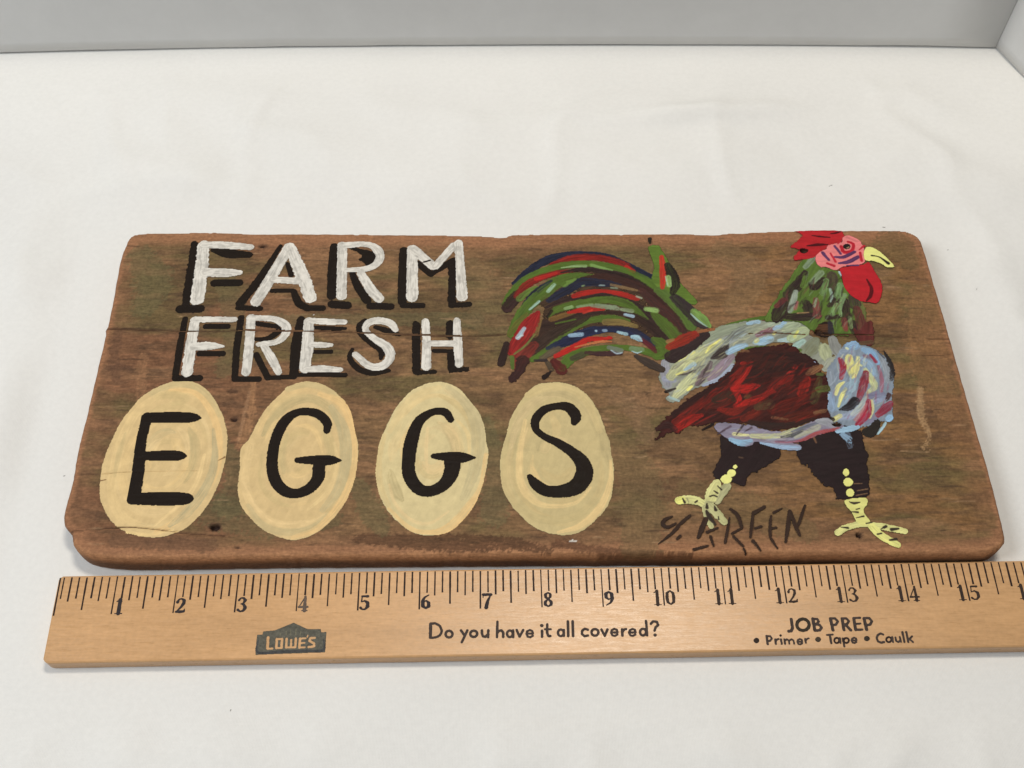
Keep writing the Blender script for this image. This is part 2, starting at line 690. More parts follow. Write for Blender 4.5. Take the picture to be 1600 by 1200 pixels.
        V = np.stack([self.gx, self.gy, z], -1).reshape(-1, 3)[used] / 1000.0
        V -= np.array(origin)
        me = np_mesh(name, V, rem[f].astype(np.int32), np.clip(s2l(np.clip(self.col.reshape(-1, 3)[used], 0, 1) * 255), 0.002, 0.92))
        return link(name, me, mat, parent)


# ------------------------------------------------------------------ the wooden board
ZT = BOARD_T * 1000
OUTLINE_PX = [(196, 381), (200, 372), (210, 365), (242, 362), (292, 361.5), (350, 361.8), (413, 364), (470, 363.6), (520, 364),
              (612, 364.6), (702, 365.7), (760, 367), (779, 369), (792, 368.4), (803, 364.7), (880, 364), (960, 364), (1028, 363.4),
              (1115, 364.7), (1140, 362.6), (1160, 362), (1181, 361), (1239, 359), (1344, 358.7), (1405, 358.7), (1418, 360.5),
              (1430, 365), (1440, 375), (1450, 405), (1462, 447), (1477, 495), (1485, 525), (1500, 577), (1518, 640), (1546, 734),
              (1563, 800), (1571.5, 838), (1571, 846), (1565, 854), (1553, 860), (1530, 864), (1400, 865.5), (1250, 866), (1100, 866.5),
              (950, 867), (800, 868), (650, 869), (500, 870), (380, 871.5), (300, 873), (230, 873.5), (185, 873), (150, 870), (130, 865), (118, 858),
              (113, 850), (111.5, 838), (110, 830), (104, 826), (100, 820), (98.5, 806), (103, 785), (112, 751), (121, 700), (136, 640),
              (155, 560), (164, 519), (163.5, 514), (167, 508), (175, 470), (187, 405)]
_ox, _oy = place([p[0] for p in OUTLINE_PX], [p[1] for p in OUTLINE_PX], BOARD_T)
OUT = cat_rom(np.stack([_ox, _oy], -1) * 1000, closed=True, step=1.6)
_rs = np.random.RandomState(4)
_s = np.arange(len(OUT)) * 0.7
_nv = np.roll(OUT, -1, 0) - np.roll(OUT, 1, 0)
_nv /= np.hypot(_nv[:, 0], _nv[:, 1])[:, None]
OUT = OUT + np.stack([-_nv[:, 1], _nv[:, 0]], -1) * (0.35 * (fbm(_s, _s * 0, 21, 3) - 0.5))[:, None]
YF = OUT[:, 1].min()
BX0, BX1 = OUT[:, 0].min() - 3, OUT[:, 0].max() + 3
BY0, BY1 = OUT[:, 1].min() - 3, OUT[:, 1].max() + 3
# even grid aligned with the paint grid (two paint cells to one wood cell)
BI0 = (math.floor(BX0 / BC), math.floor(BY0 / BC))
BI1 = (math.ceil(BX1 / BC), math.ceil(BY1 / BC))
WX, WY = np.meshgrid(np.arange(BI0[0], BI1[0] + 1) * BC, np.arange(BI0[1], BI1[1] + 1) * BC, indexing='ij')

CRACKS = [  # readings, half width mm, depth mm
    ([(158, 513), (230, 515), (300, 517.5), (380, 516), (460, 517), (530, 518), (600, 521), (680, 524), (745, 525), (790, 522)], 0.34, 1.1),
    ([(1170, 521), (1212, 520), (1270, 523), (1330, 523), (1400, 526), (1450, 529), (1490, 530)], 0.24, 0.7),
    ([(106, 829), (140, 828), (175, 825), (208, 824), (245, 827), (300, 834), (350, 837)], 0.26, 0.8),
    ([(110, 742), (140, 741), (200, 737.5), (250, 736), (305, 736)], 0.16, 0.3),
    ([(1420, 554), (1460, 556), (1492, 553)], 0.2, 0.4),
]
HOLES = [  # x, y, width px, height px, depth mm
    (335.5, 824, 15, 10, 2.6), (365.5, 655.5, 10, 6, 1.6), (363, 612, 13, 4, 0.6), (410.5, 385, 12, 5, 1.5),
    (1342, 836.5, 9, 7, 2.4), (1308.5, 663, 17, 8, 2.2), (1255.5, 392.5, 13, 8, 2.0), (1279, 519, 14, 9, 2.2),
    (371, 856, 8, 3, 0.6), (1016, 376, 3, 7, .5), (305, 657, 4, 3, .4), (690, 843, 6, 3, .4)]


def poly_dist_open(gx, gy, P):
    b = np.full(gx.shape, 1e9)
    for i in range(len(P) - 1):
        (x0, y0), (x1, y1) = P[i], P[i + 1]
        dx, dy = x1 - x0, y1 - y0
        t = np.clip(((gx - x0) * dx + (gy - y0) * dy) / (dx * dx + dy * dy + 1e-9), 0, 1)
        b = np.minimum(b, np.hypot(gx - x0 - t * dx, gy - y0 - t * dy))
    return b


CRACK_MM = []
for pts, hw, dp in CRACKS:
    X, Y = place([p[0] for p in pts], [p[1] for p in pts], BOARD_T)
    P = cat_rom(np.stack([X, Y], -1) * 1000, step=1.5)
    s = np.arange(len(P)) * 0.6
    P[:, 1] += 0.55 * (fbm(s, s * 0 + pts[0][0], 41, 3) - 0.5)
    CRACK_MM.append((P, hw, dp))


def crack_field(gx, gy):
    out = np.zeros(gx.shape)
    for P, hw, dp in CRACK_MM:
        d = poly_dist_open(gx, gy, P)
        wn = hw * (0.55 + 0.9 * vnoise(gx / 6, gy * 0 + hw * 50, 44))
        out = np.maximum(out, dp * np.exp(-(d / wn) ** 2))
    return out


def hole_field(gx, gy):
    out = np.zeros(gx.shape)
    for x, y, ww, hh, dp in HOLES:
        X, Y = place(x, y, BOARD_T)
        e = np.hypot((gx - X * 1000) / (ww * 0.145), (gy - Y * 1000) / (hh * 0.15))
        e = e + 0.35 * (vnoise(gx / 0.8, gy / 0.8, 47) - 0.5)
        out = np.maximum(out, dp * (1 - sstep(0.55, 1.1, e)))
    return out


def build_heights():
    d, qx, qy = dist_poly(WX, WY, OUT)
    ins = inside_poly(WX, WY, OUT)
    front = 1 - sstep(1.5, 4.0, WY - (YF + 0.012 * np.abs(WX - 60)))
    Rr = 1.7 + 1.0 * front + 0.5 * (fbm(WX / 16, WY / 16, 51, 2) - 0.5)
    t = np.clip(d / Rr, 0, 1)
    drop = Rr * (1 - np.sqrt(np.clip(1 - (1 - t) ** 2, 0, 1)))
    dents = 0.25 * sstep(0.62, 0.8, fbm(WX / 7, WY / 2.5, 53, 3))
    relief = 0.22 * (fbm(WX / 30, WY / 9, 55, 3) - 0.5) + 0.10 * (fbm(WX / 7, WY / 0.9, 58, 2) - 0.5)
    edge_chip = np.exp(-d / 3.0) * 0.5 * (fbm(WX / 3, WY / 3, 60, 2) - 0.5)
    ck, hl = crack_field(WX, WY), hole_field(WX, WY)
    h = ZT - drop + relief - dents * 0.5 + edge_chip - ck - hl
    return h, d, ins, qx, qy, ck, hl


BH, BD, BINS, BQX, BQY, BCK, BHL = build_heights()


def board_height(c):
    """wood height (mm) under the vertices of a paint canvas, bilinear in the wood grid"""
    fx = c.gx / BC - BI0[0]
    fy = c.gy / BC - BI0[1]
    i = np.clip(np.floor(fx + 1e-6).astype(int), 0, BH.shape[0] - 2)
    j = np.clip(np.floor(fy + 1e-6).astype(int), 0, BH.shape[1] - 2)
    u, v = fx - i, fy - j
    return (BH[i, j] * (1 - u) + BH[i + 1, j] * u) * (1 - v) + (BH[i, j + 1] * (1 - u) + BH[i + 1, j + 1] * u) * v


SIGN_O = (0.0, 0.0, 0.0)
sign = empty('painted_sign', SIGN_O, 'old wooden board sign painted with a rooster and four eggs, lying on white cloth', 'sign')


def wood_base(c):
    gx, gy = c.gx, c.gy
    n1 = fbm(gx / 55, gy / 20, 71, 4)
    n2 = fbm(gx / 34 + 7, gy / 7, 75, 4)
    n3 = fbm(gx / 9, gy / 1.3, 79, 3)
    left = 1 - sstep(-150, -60, gx + 25 * (n1 - .5))
    right = sstep(60, 140, gx)
    base = s2l((126, 97, 67)) * np.ones(gx.shape + (1,))
    base = base * (1 - left[..., None]) + s2l((122, 86, 61)) * left[..., None]
    base = base * (1 - right[..., None]) + s2l((127, 94, 60)) * right[..., None]

    def lay(k, col):
        nonlocal base
        k = k[..., None]
        base = base * (1 - k) + s2l(col) * k
    lay(0.75 * sstep(0.47, 0.62, n1), (98, 87, 55))            # green film of old paint
    lay(0.6 * sstep(0.50, 0.66, n2), (141, 105, 75))           # bare warm wood
    lay(0.55 * sstep(0.52, 0.68, fbm(gx / 22 + 3, gy / 7 + 9, 83, 4)), (92, 68, 48))
    lay(0.45 * sstep(0.58, 0.70, n3), (84, 64, 48))             # weathered grain
    mot = fbm(gx / 5.5, gy / 2.0, 87, 3)
    mot2 = fbm(gx / 2.4 + 5, gy / 0.9, 89, 2)
    base = base * (1 + 0.55 * (mot - 0.5) + 0.4 * (mot2 - 0.5))[..., None]
    c.base = base
    c.lay = lay
    c.fin = lambda: base


def build_board():
    class G: pass
    c = G()
    c.gx, c.gy = WX, WY
    wood_base(c)
    d = BD
    nz = fbm(WX / 8, WY / 3, 91, 4)
    back = (WY > OUT[:, 1].max() - 14)
    frontm = (WY < YF + 14)
    wid = 2.2 + 3.0 * (nz - 0.3) + np.where(back, 5.2, 0) + np.where(frontm, 3.2, 0)
    c.lay(0.85 * (1 - sstep(wid * 0.5, wid * 1.3, d)), (160, 114, 82))
    c.lay(0.35 * (1 - sstep(6, 16, d + 8 * (nz - .5))), (140, 100, 72))
    c.lay(0.5 * (1 - sstep(0.2, 1.0, d)) * sstep(0.45, 0.6, nz), (112, 76, 54))
    c.lay(0.7 * (1 - sstep(0.6, 3.2, d + 2.5 * (nz - .5))) * (WY < YF + 9), (178, 130, 92))
    base = c.fin()
    # stains, bare streaks and scuffs with shapes of their own
    cv = Canvas('P', BOARD_T, cell=BC, bounds=(np.array([BI0[0] * BC, BI0[1] * BC]), np.array([BI1[0] * BC, BI1[1] * BC])))
    dk, gn, lt = (84, 60, 44), (88, 84, 52), (160, 122, 90)
    S = cv.S
    S([(560, 842), (640, 846), (720, 848), (800, 850), (860, 860)], [16, 24, 28, 22, 10], (84, 58, 40), op=.75, rag=.6, dry=.32)
    S([(870, 850), (960, 862), (1080, 866)], [14, 12, 8], (90, 60, 42), op=.7, rag=.7, dry=.35)
    S([(180, 845), (260, 850), (330, 852)], 22, (94, 70, 52), op=.5, rag=.5)
    S([(340, 800), (420, 815), (520, 812)], [60, 50, 30], (96, 90, 60), op=.5, rag=.5)
    S([(345, 690), (370, 740), (360, 790)], [24, 36, 50], (92, 86, 58), op=.55, rag=.5)
    S([(560, 760), (580, 800), (600, 830)], [30, 40, 20], (98, 92, 62), op=.5, rag=.5)
    S([(760, 660), (775, 720), (770, 800)], [20, 30, 50], (100, 94, 64), op=.5, rag=.5)
    S([(970, 690), (1000, 760), (1000, 850)], [40, 70, 60], (112, 94, 64), op=.5, rag=.5)
    S([(1080, 770), (1180, 800), (1260, 830)], [50, 60, 40], (112, 92, 62), op=.5, rag=.5)
    S([(220, 400), (240, 440), (225, 480)], [40, 60, 40], (98, 92, 62), op=.5, rag=.5)
    S([(350, 430), (370, 520), (350, 580)], [30, 40, 30], (100, 92, 62), op=.45, rag=.5)
    S([(430, 500), (560, 498), (740, 500)], [24, 20, 30], (98, 92, 64), op=.45, rag=.5)
    S([(740, 420), (760, 460), (770, 520)], [40, 60, 50], (112, 96, 66), op=.4, rag=.5)
    S([(1130, 390), (1170, 430), (1150, 480)], [40, 50, 40], (128, 102, 72), op=.5, rag=.5)
    S([(1380, 390), (1400, 380), (1420, 410)], [40, 50, 30], (100, 84, 54), op=.5, rag=.5)
    S([(1440, 470), (1450, 560), (1480, 640)], [50, 60, 40], (138, 102, 68), op=.5, rag=.5)
    S([(1437, 608), (1440, 650), (1452, 682), (1446, 700)], [9, 13, 7, 12], (160, 128, 92), op=.8, rag=.7, dry=.5)
    S([(395, 590), (392, 650), (376, 700)], [8, 12, 16], (154, 114, 80), op=.7, rag=.7, dry=.45)
    S([(390, 612), (372, 690)], 5, (160, 122, 90), op=.6, rag=.5)
    S([(225, 560), (220, 610), (228, 630)], 16, (142, 104, 74), op=.6, rag=.7, dry=.5)
    S([(185, 520), (178, 560), (182, 590)], 16, (98, 70, 52), op=.6, rag=.6)
    S([(170, 575), (190, 572), (205, 578)], 10, (90, 64, 48), op=.6, rag=.6)
    S([(1028, 610), (1012, 640), (1000, 620)], 26, (142, 108, 78), op=.55, rag=.6)
    S([(960, 615), (990, 640), (1010, 680)], 30, (128, 100, 74), op=.5, rag=.6)
    S([(1420, 740), (1470, 760), (1500, 770)], [20, 26, 10], (104, 80, 54), op=.5, rag=.6)
    S([(1240, 735), (1330, 705)], 10, (104, 80, 58), op=.3, rag=.6)
    rs = np.random.RandomState(9)
    for i in range(330):                # short weather checks along the grain
        x, y = rs.uniform(130, 1550), rs.uniform(375, 855)
        L = rs.uniform(8, 46)
        S([(x, y), (x + L * .5, y + rs.uniform(-1.5, 1.5)), (x + L, y + rs.uniform(-2, 2))], [1, rs.uniform(1.5, 3.2), .6],
          (72, 54, 40) if rs.rand() < .7 else (158, 128, 96), op=rs.uniform(.3, .75), rag=.4)
    for x, y, ww, hh, dp in HOLES:
        cv.E(x + 1, y, ww * 1.5, hh * 1.6, (78, 56, 42), op=.55)
    cv.E(893, 845, 7, 3.5, (232, 228, 220)); cv.E(899, 846, 3, 3, (226, 222, 214))
    cv.E(1004 - 513 + 0, 492, 3, 3, (220, 216, 208))
    cv.raster()
    k = cv.a[..., None]
    base = base * (1 - k) + s2l(np.clip(cv.col, 0, 1) * 255) * k
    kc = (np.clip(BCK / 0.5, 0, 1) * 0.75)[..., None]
    base = base * (1 - kc) + s2l((66, 42, 30)) * kc  # brown crack lines, with the shade inside the cracks put into the wood colour
    kh = np.clip(BHL / 1.2, 0, 1)[..., None]
    base = base * (1 - kh) + s2l((48, 32, 26)) * kh

    # mesh: kept cells, rim drawn to the outline, side walls and underside
    ok = BINS & (BD > 0.12)
    m = ok[:-1, :-1] & ok[1:, :-1] & ok[1:, 1:] & ok[:-1, 1:]
    nx, ny = WX.shape
    idx = np.arange(nx * ny).reshape(nx, ny)
    f = np.stack([idx[:-1, :-1], idx[1:, :-1], idx[1:, 1:], idx[:-1, 1:]], -1)[m]
    used = np.unique(f)
    rem = np.zeros(nx * ny, int)
    rem[used] = np.arange(len(used))
    f = rem[f]
    V = np.stack([WX, WY, BH], -1).reshape(-1, 3)[used].copy()
    C = base.reshape(-1, 3)[used].copy()
    # rim
    ed = np.concatenate([f[:, [0, 1]], f[:, [1, 2]], f[:, [2, 3]], f[:, [3, 0]]])
    key = set(map(tuple, ed))
    rim = {a: b for a, b in key if (b, a) not in key}
    start = max(rim, key=lambda q: V[q, 1])
    loop = [start]
    while True:
        n = rim[loop[-1]]
        if n == start:
            break
        loop.append(n)
        if len(loop) > 200000:
            break
    loop = np.array(loop)
    qx, qy = BQX.reshape(-1)[used][loop], BQY.reshape(-1)[used][loop]
    V[loop, 0], V[loop, 1] = qx, qy
    frontness = 1 - sstep(1.5, 4.0, qy - (YF + 0.012 * np.abs(qx - 60)))
    Rr = 1.7 + 1.0 * frontness + 0.5 * (fbm(qx / 16, qy / 16, 51, 2) - 0.5)
    V[loop, 2] = ZT - Rr
    n0 = len(V)
    cx, cy = OUT.mean(0)
    rings = [V[loop]]
    Vs, Cs, Fs = [V], [C], [f]
    prev = loop
    nl = len(loop)
    tang = np.roll(V[loop], -4, 0) - np.roll(V[loop], 4, 0)
    nrm = np.stack([tang[:, 1], -tang[:, 0]], -1)
    nrm /= np.hypot(nrm[:, 0], nrm[:, 1])[:, None] + 1e-9
    off = n0
    for zz, inn in ((0.62, 0.05), (0.35, 0.1), (0.12, 0.35), (0.0, 1.1)):
        z = (ZT - Rr) * zz + (0.02 if zz == 0 else 0)
        x = V[loop, 0] - nrm[:, 0] * (inn + 0.25 * (fbm(qx / 5, qy / 5 + zz * 9, 95, 2) - .5))
        y = V[loop, 1] - nrm[:, 1] * (inn + 0.25 * (fbm(qx / 5, qy / 5 + zz * 9, 97, 2) - .5))
        Vs.append(np.stack([x, y, np.broadcast_to(z, x.shape)], -1))
        g = fbm(qx / 10, np.full(nl, zz * 6) + qy / 10, 99, 3)[:, None]
        Cs.append(s2l((124, 91, 65)) * (0.7 + 0.6 * g))
        cur = np.arange(off, off + nl)
        Fs.append(np.stack([np.roll(prev, -1), prev, cur, np.roll(cur, -1)], -1))
        prev = cur
        off += nl
    V = np.concatenate(Vs) / 1000
    C = np.concatenate(Cs)
    F4 = np.concatenate(Fs).astype(np.int32)
    # underside: strip between mirrored rim vertices is enough for a closed look
    me = np_mesh('board', V, F4, np.clip(C, 0.003, 0.9))
    bm = bmesh.new()
    bm.from_mesh(me)
    bm.verts.ensure_lookup_table()
    try:
        bm.faces.new([bm.verts[i] for i in prev])
    except ValueError:
        pass
    bm.to_mesh(me)
    bm.free()
    return link('board', me, M_BOARD, sign)


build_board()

WHITE, GREYW, BLACK = (224, 220, 211), (178, 174, 166), (31, 24, 19)


def crack_cut(c, amount=1.0):
    """paint is broken where the wood is cracked"""
    ck, hl = crack_field(c.gx, c.gy), hole_field(c.gx, c.gy)
    n = 0.25 + 0.3 * vnoise(c.gx / 3, c.gy / 3, 120)
    c.a[(ck > n / amount) | (hl > 0.9)] = 0


_mesh0 = Canvas.mesh


def put(c, name, parent, layer, cut=True, mat=M_PAINT):
    r0 = c.raster

    def raster():
        r0()
        if cut:
            crack_cut(c)
        c.a[(board_height(c) < ZT - 2.6) & (hole_field(c.gx, c.gy) < .2)] = 0
        return c
    c.raster = raster
    return _mesh0(c, name, parent, SIGN_O, board_height, layer, mat)


L_SH, L_LET, L_EGG, L_EGGL = 0.06, 0.16, 0.06, 0.18


def letter(shadow, white, lab):
    """shadow / white: lists of (view, pts, widths, extra)"""
    cs = Canvas('A', BOARD_T)
    for vw, pts, ww, k in shadow:
        kk = dict(rag=.10, streak=.2)
        kk.update(k)
        cs.v(vw)
        if ww is None:
            cs.B(pts, BLACK, rag=.3)
        else:
            cs.S(pts, ww, BLACK, **kk)
    cw = Canvas('A', BOARD_T)
    for vw, pts, ww, k in white:
        kk = dict(rag=.11, streak=.08, col2=GREYW, mott=.10, c2=.62)
        kk.update(k)
        cw.v(vw)
        ww = [q * 1.07 for q in ww] if isinstance(ww, (list, tuple)) else ww * 1.07
        cw.S(pts, ww, kk.pop('col', WHITE), **kk)
    lo = put(cw, 'painted_letter', sign, L_LET)
    lo['label'] = lab
    put(cs, 'letter_shadow', lo, L_SH)
    return lo


d15 = dict(dry=.18)
BK = dict(streak=.1, mott=0, col=BLACK, col2=None)
# FARM
letter([('A', [(195, 140), (170, 330), (135, 560)], [50, 62, 62], dict(rag=.28)), ('A', [(95, 592), (235, 590)], 66, {}),
        ('A', [(325, 182), (430, 205), (575, 215)], [35, 76, 50], {}), ('A', [(335, 410), (505, 408)], 60, {})],
       [('A', [(258, 150), (245, 300), (215, 525)], [75, 85, 92], dict(rag=.18)), ('A', [(250, 148), (400, 148), (585, 162)], [55, 58, 48], d15),
        ('A', [(270, 338), (420, 340), (510, 340)], [70, 66, 40], d15)], 'white letter F of the word FARM')
letter([('A', [(792, 155), (640, 390), (510, 555)], [30, 60, 62], dict(rag=.25)), ('A', [(500, 582), (650, 588)], 44, {}),
        ('A', [(840, 275), (868, 355)], [30, 40], {}), ('A', [(735, 465), (875, 462)], 36, {}),
        ('A', [(885, 470), (920, 550), (985, 588)], [44, 60, 50], {}), ('A', [(985, 585), (1085, 585)], 48, {})],
       [('A', [(852, 160), (730, 370), (622, 540)], [66, 76, 76], {}), ('A', [(860, 160), (940, 350), (1000, 515)], [66, 88, 80], dict(rag=.2)),
        ('A', [(740, 388), (920, 398)], 52, {})], 'white letter A of the word FARM')
letter([('B', [(100, 160), (85, 330), (80, 500)], 66, {}), ('B', [(85, 557), (190, 566)], 64, {}),
        ('B', [(205, 170), (230, 155), (290, 175), (370, 195), (408, 235), (395, 272), (340, 300), (300, 265), (270, 250), (290, 215)], None, {}),
        ('B', [(225, 345), (260, 430), (325, 530)], [44, 58, 62], {}), ('B', [(350, 570), (490, 574)], 58, {})],
       [('B', [(155, 150), (150, 500)], [62, 68], {}), ('B', [(150, 150), (330, 143), (402, 185), (412, 250), (340, 308), (180, 322)], [50, 44, 60, 55, 46, 32], {}),
        ('B', [(285, 345), (350, 450), (410, 520)], [55, 68, 66], {})], 'white letter R of the word FARM')
letter([('B', [(582, 185), (572, 370), (570, 540)], 62, {}), ('B', [(575, 566), (710, 567)], 46, {}), ('B', [(680, 275), (770, 348)], 50, {}),
        ('B', [(770, 348), (925, 255)], [40, 56], {}), ('B', [(920, 260), (915, 540)], 56, dict(rag=.32)), ('B', [(910, 565), (1035, 558)], 44, {})],
       [('B', [(640, 175), (640, 510)], [68, 78], {}), ('B', [(650, 175), (785, 295)], 62, {}), ('B', [(802, 295), (930, 150)], 52, {}),
        ('B', [(962, 135), (975, 300), (985, 505)], [58, 60, 74], {}), ('B', [(720, 266), (765, 254)], 12, BK)], 'white letter M of the word FARM')
# FRESH
letter([('A', [(130, 660), (95, 850), (62, 1060)], [42, 50, 48], {}), ('A', [(65, 1075), (230, 1072)], 52, {}), ('A', [(275, 712), (425, 712)], 44, {}),
        ('A', [(230, 900), (390, 902)], 46, {})],
       [('A', [(200, 670), (170, 850), (145, 1030)], [64, 72, 76], dict(rag=.18)), ('A', [(200, 665), (475, 664)], [46, 40], {}),
        ('A', [(190, 852), (300, 848), (395, 852)], [60, 60, 20], {})], 'white letter F of the word FRESH')
letter([('A', [(520, 650), (490, 850), (475, 1065)], [44, 50, 46], {}), ('A', [(475, 1078), (640, 1078)], 46, {}), ('A', [(625, 692), (775, 712)], 38, {}),
        ('A', [(615, 800), (700, 798), (785, 742)], [30, 44, 50], {}), ('A', [(625, 910), (700, 1060)], 46, {}), ('A', [(700, 1070), (890, 1062)], 38, {})],
       [('A', [(588, 655), (575, 850), (555, 1030)], [60, 62, 62], {}), ('A', [(580, 655), (740, 660), (822, 700), (832, 755), (770, 818), (640, 838)], [44, 44, 60, 56, 46, 36], {}),
        ('A', [(680, 852), (740, 950), (778, 1030)], [50, 60, 48], {})], 'white letter R of the word FRESH')
letter([('A', [(935, 665), (900, 850), (885, 1050)], [56, 72, 64], {}), ('P', [(459, 585.5), (500, 585.5), (539, 586)], [7, 8, 9], {}),
        ('P', [(490, 511.5), (515, 513), (539, 513.5)], [7, 8, 6], {}), ('P', [(490, 550), (517, 550)], [7, 8], {})],
       [('A', [(990, 680), (980, 850), (962, 1005)], [66, 78, 72], {}), ('P', [(484, 501), (510, 503), (538, 503.5)], [9, 11, 9], d15),
        ('P', [(487, 539), (505, 539.5), (518, 539.5)], [9, 10, 6], {}), ('P', [(478, 577.5), (505, 576.5), (532, 578)], [10, 12, 8], d15)],
       'white letter E of the word FRESH')
letter([('B', [(315, 668), (277, 705), (285, 755), (350, 815), (428, 875), (422, 935)], [30, 48, 52, 56, 58, 26], {}),
        ('B', [(225, 870), (207, 930), (260, 1000), (360, 1036), (475, 1018)], [26, 40, 46, 44, 34], {}), ('B', [(385, 716), (470, 742), (550, 768)], [30, 46, 30], {})],
       [('B', [(525, 735), (490, 692), (400, 672), (332, 692), (318, 742), (380, 798), (465, 855), (488, 925), (435, 985), (345, 988), (245, 908)],
         [40, 52, 52, 50, 42, 50, 64, 62, 58, 52, 44], {})], 'white letter S of the word FRESH')
letter([('B', [(668, 700), (670, 1020)], 58, dict(rag=.28)), ('B', [(670, 1034), (795, 1025)], 34, dict(rag=.3)), ('B', [(902, 690), (900, 780)], 52, dict(rag=.3)),
        ('B', [(790, 880), (915, 885)], 32, {}), ('B', [(912, 895), (915, 1000)], 60, {}), ('B', [(910, 1016), (1020, 1010)], 40, dict(rag=.5))],
       [('B', [(732, 680), (740, 830), (738, 990)], [52, 56, 64], {}), ('B', [(950, 672), (957, 830), (966, 975)], [46, 60, 52], {}),
        ('B', [(765, 830), (930, 830)], 46, {})], 'white letter H of the word FRESH')

# ------------------------------------------------------------------ eggs
EB, EL, EG = (211, 184, 134), (228, 197, 140), (182, 166, 122)


def egg(view, outline, strokes, glyph, lab, base=EB):
    c = Canvas(view, BOARD_T)
    c.B(outline, base, rag=.16, streak=.04, ang=1.2)
    O = np.array(outline, float)
    ctr = O.mean(0)
    an = np.arctan2(O[:, 1] - ctr[1], O[:, 0] - ctr[0])
    od = np.argsort(an)
    rr = np.hypot(O[:, 0] - ctr[0], O[:, 1] - ctr[1])
    rs = np.random.RandomState(len(outline) * 7 + outline[0][0])
    tones = [base, EL, EG, (200, 178, 128), (224, 197, 146), (208, 186, 140)]
    for i in range(30):                 # the brush went round and round
        f, a0_, sp = rs.uniform(.2, .95), rs.uniform(-math.pi, math.pi), rs.uniform(.6, 2.2)
        aa = a0_ + np.linspace(0, sp, 6)
        R_ = np.interp((aa + math.pi) % (2 * math.pi) - math.pi, an[od], rr[od], period=2 * math.pi) * f
        wv = rs.uniform(26, 70)
        c.S([(ctr[0] + r_ * math.cos(t_), ctr[1] + r_ * math.sin(t_)) for r_, t_ in zip(R_, aa)], [wv * .4, wv, wv * 1.1, wv, wv * .8, wv * .3],
            tones[rs.randint(len(tones))], op=rs.uniform(.3, .75), rag=.10, streak=.10, wet=.7)
    for pts, ww, col, op in strokes:
        c.S(pts, ww, tuple(np.array(col) * np.array((1, .975, .96))), op=op, rag=.12, streak=.08, wet=.6)
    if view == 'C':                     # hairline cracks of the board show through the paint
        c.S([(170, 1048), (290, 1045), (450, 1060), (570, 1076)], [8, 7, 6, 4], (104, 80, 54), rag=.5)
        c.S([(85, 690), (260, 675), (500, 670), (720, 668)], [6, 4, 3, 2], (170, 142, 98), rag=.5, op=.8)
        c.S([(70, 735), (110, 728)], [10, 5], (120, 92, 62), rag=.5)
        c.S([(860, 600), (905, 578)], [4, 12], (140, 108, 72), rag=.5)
    e = put(c, 'painted_egg', sign, L_EGG, cut=False)
    e['label'] = lab
    g = Canvas(view, BOARD_T)
    for pts, ww in glyph:
        g.S(pts, ww, (30, 23, 18), rag=.055, streak=.22)
    put(g, 'egg_letter', e, L_EGGL, cut=False)


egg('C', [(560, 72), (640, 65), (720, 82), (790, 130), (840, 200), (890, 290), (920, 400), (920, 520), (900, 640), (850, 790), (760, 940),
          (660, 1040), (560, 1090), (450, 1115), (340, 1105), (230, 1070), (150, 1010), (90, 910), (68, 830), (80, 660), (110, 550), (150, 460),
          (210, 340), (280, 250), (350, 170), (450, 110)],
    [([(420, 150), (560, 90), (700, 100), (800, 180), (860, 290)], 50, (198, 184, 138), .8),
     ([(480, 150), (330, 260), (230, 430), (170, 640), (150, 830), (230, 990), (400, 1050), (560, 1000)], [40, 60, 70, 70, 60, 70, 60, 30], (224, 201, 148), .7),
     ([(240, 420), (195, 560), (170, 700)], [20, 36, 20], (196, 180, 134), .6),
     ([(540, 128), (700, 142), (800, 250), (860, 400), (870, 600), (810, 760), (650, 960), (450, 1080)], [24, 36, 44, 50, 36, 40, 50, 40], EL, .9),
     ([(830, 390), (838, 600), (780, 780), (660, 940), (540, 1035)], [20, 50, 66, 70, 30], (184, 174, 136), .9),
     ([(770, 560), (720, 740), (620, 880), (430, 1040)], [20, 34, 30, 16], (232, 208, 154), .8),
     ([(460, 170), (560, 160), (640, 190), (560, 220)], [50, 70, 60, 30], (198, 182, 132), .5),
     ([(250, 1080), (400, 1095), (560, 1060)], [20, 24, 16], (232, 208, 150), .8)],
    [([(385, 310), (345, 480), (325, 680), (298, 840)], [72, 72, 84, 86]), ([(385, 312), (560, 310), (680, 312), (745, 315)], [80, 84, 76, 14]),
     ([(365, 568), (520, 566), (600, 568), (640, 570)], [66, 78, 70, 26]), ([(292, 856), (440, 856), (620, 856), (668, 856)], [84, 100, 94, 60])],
    'cream egg painted with the black letter E')
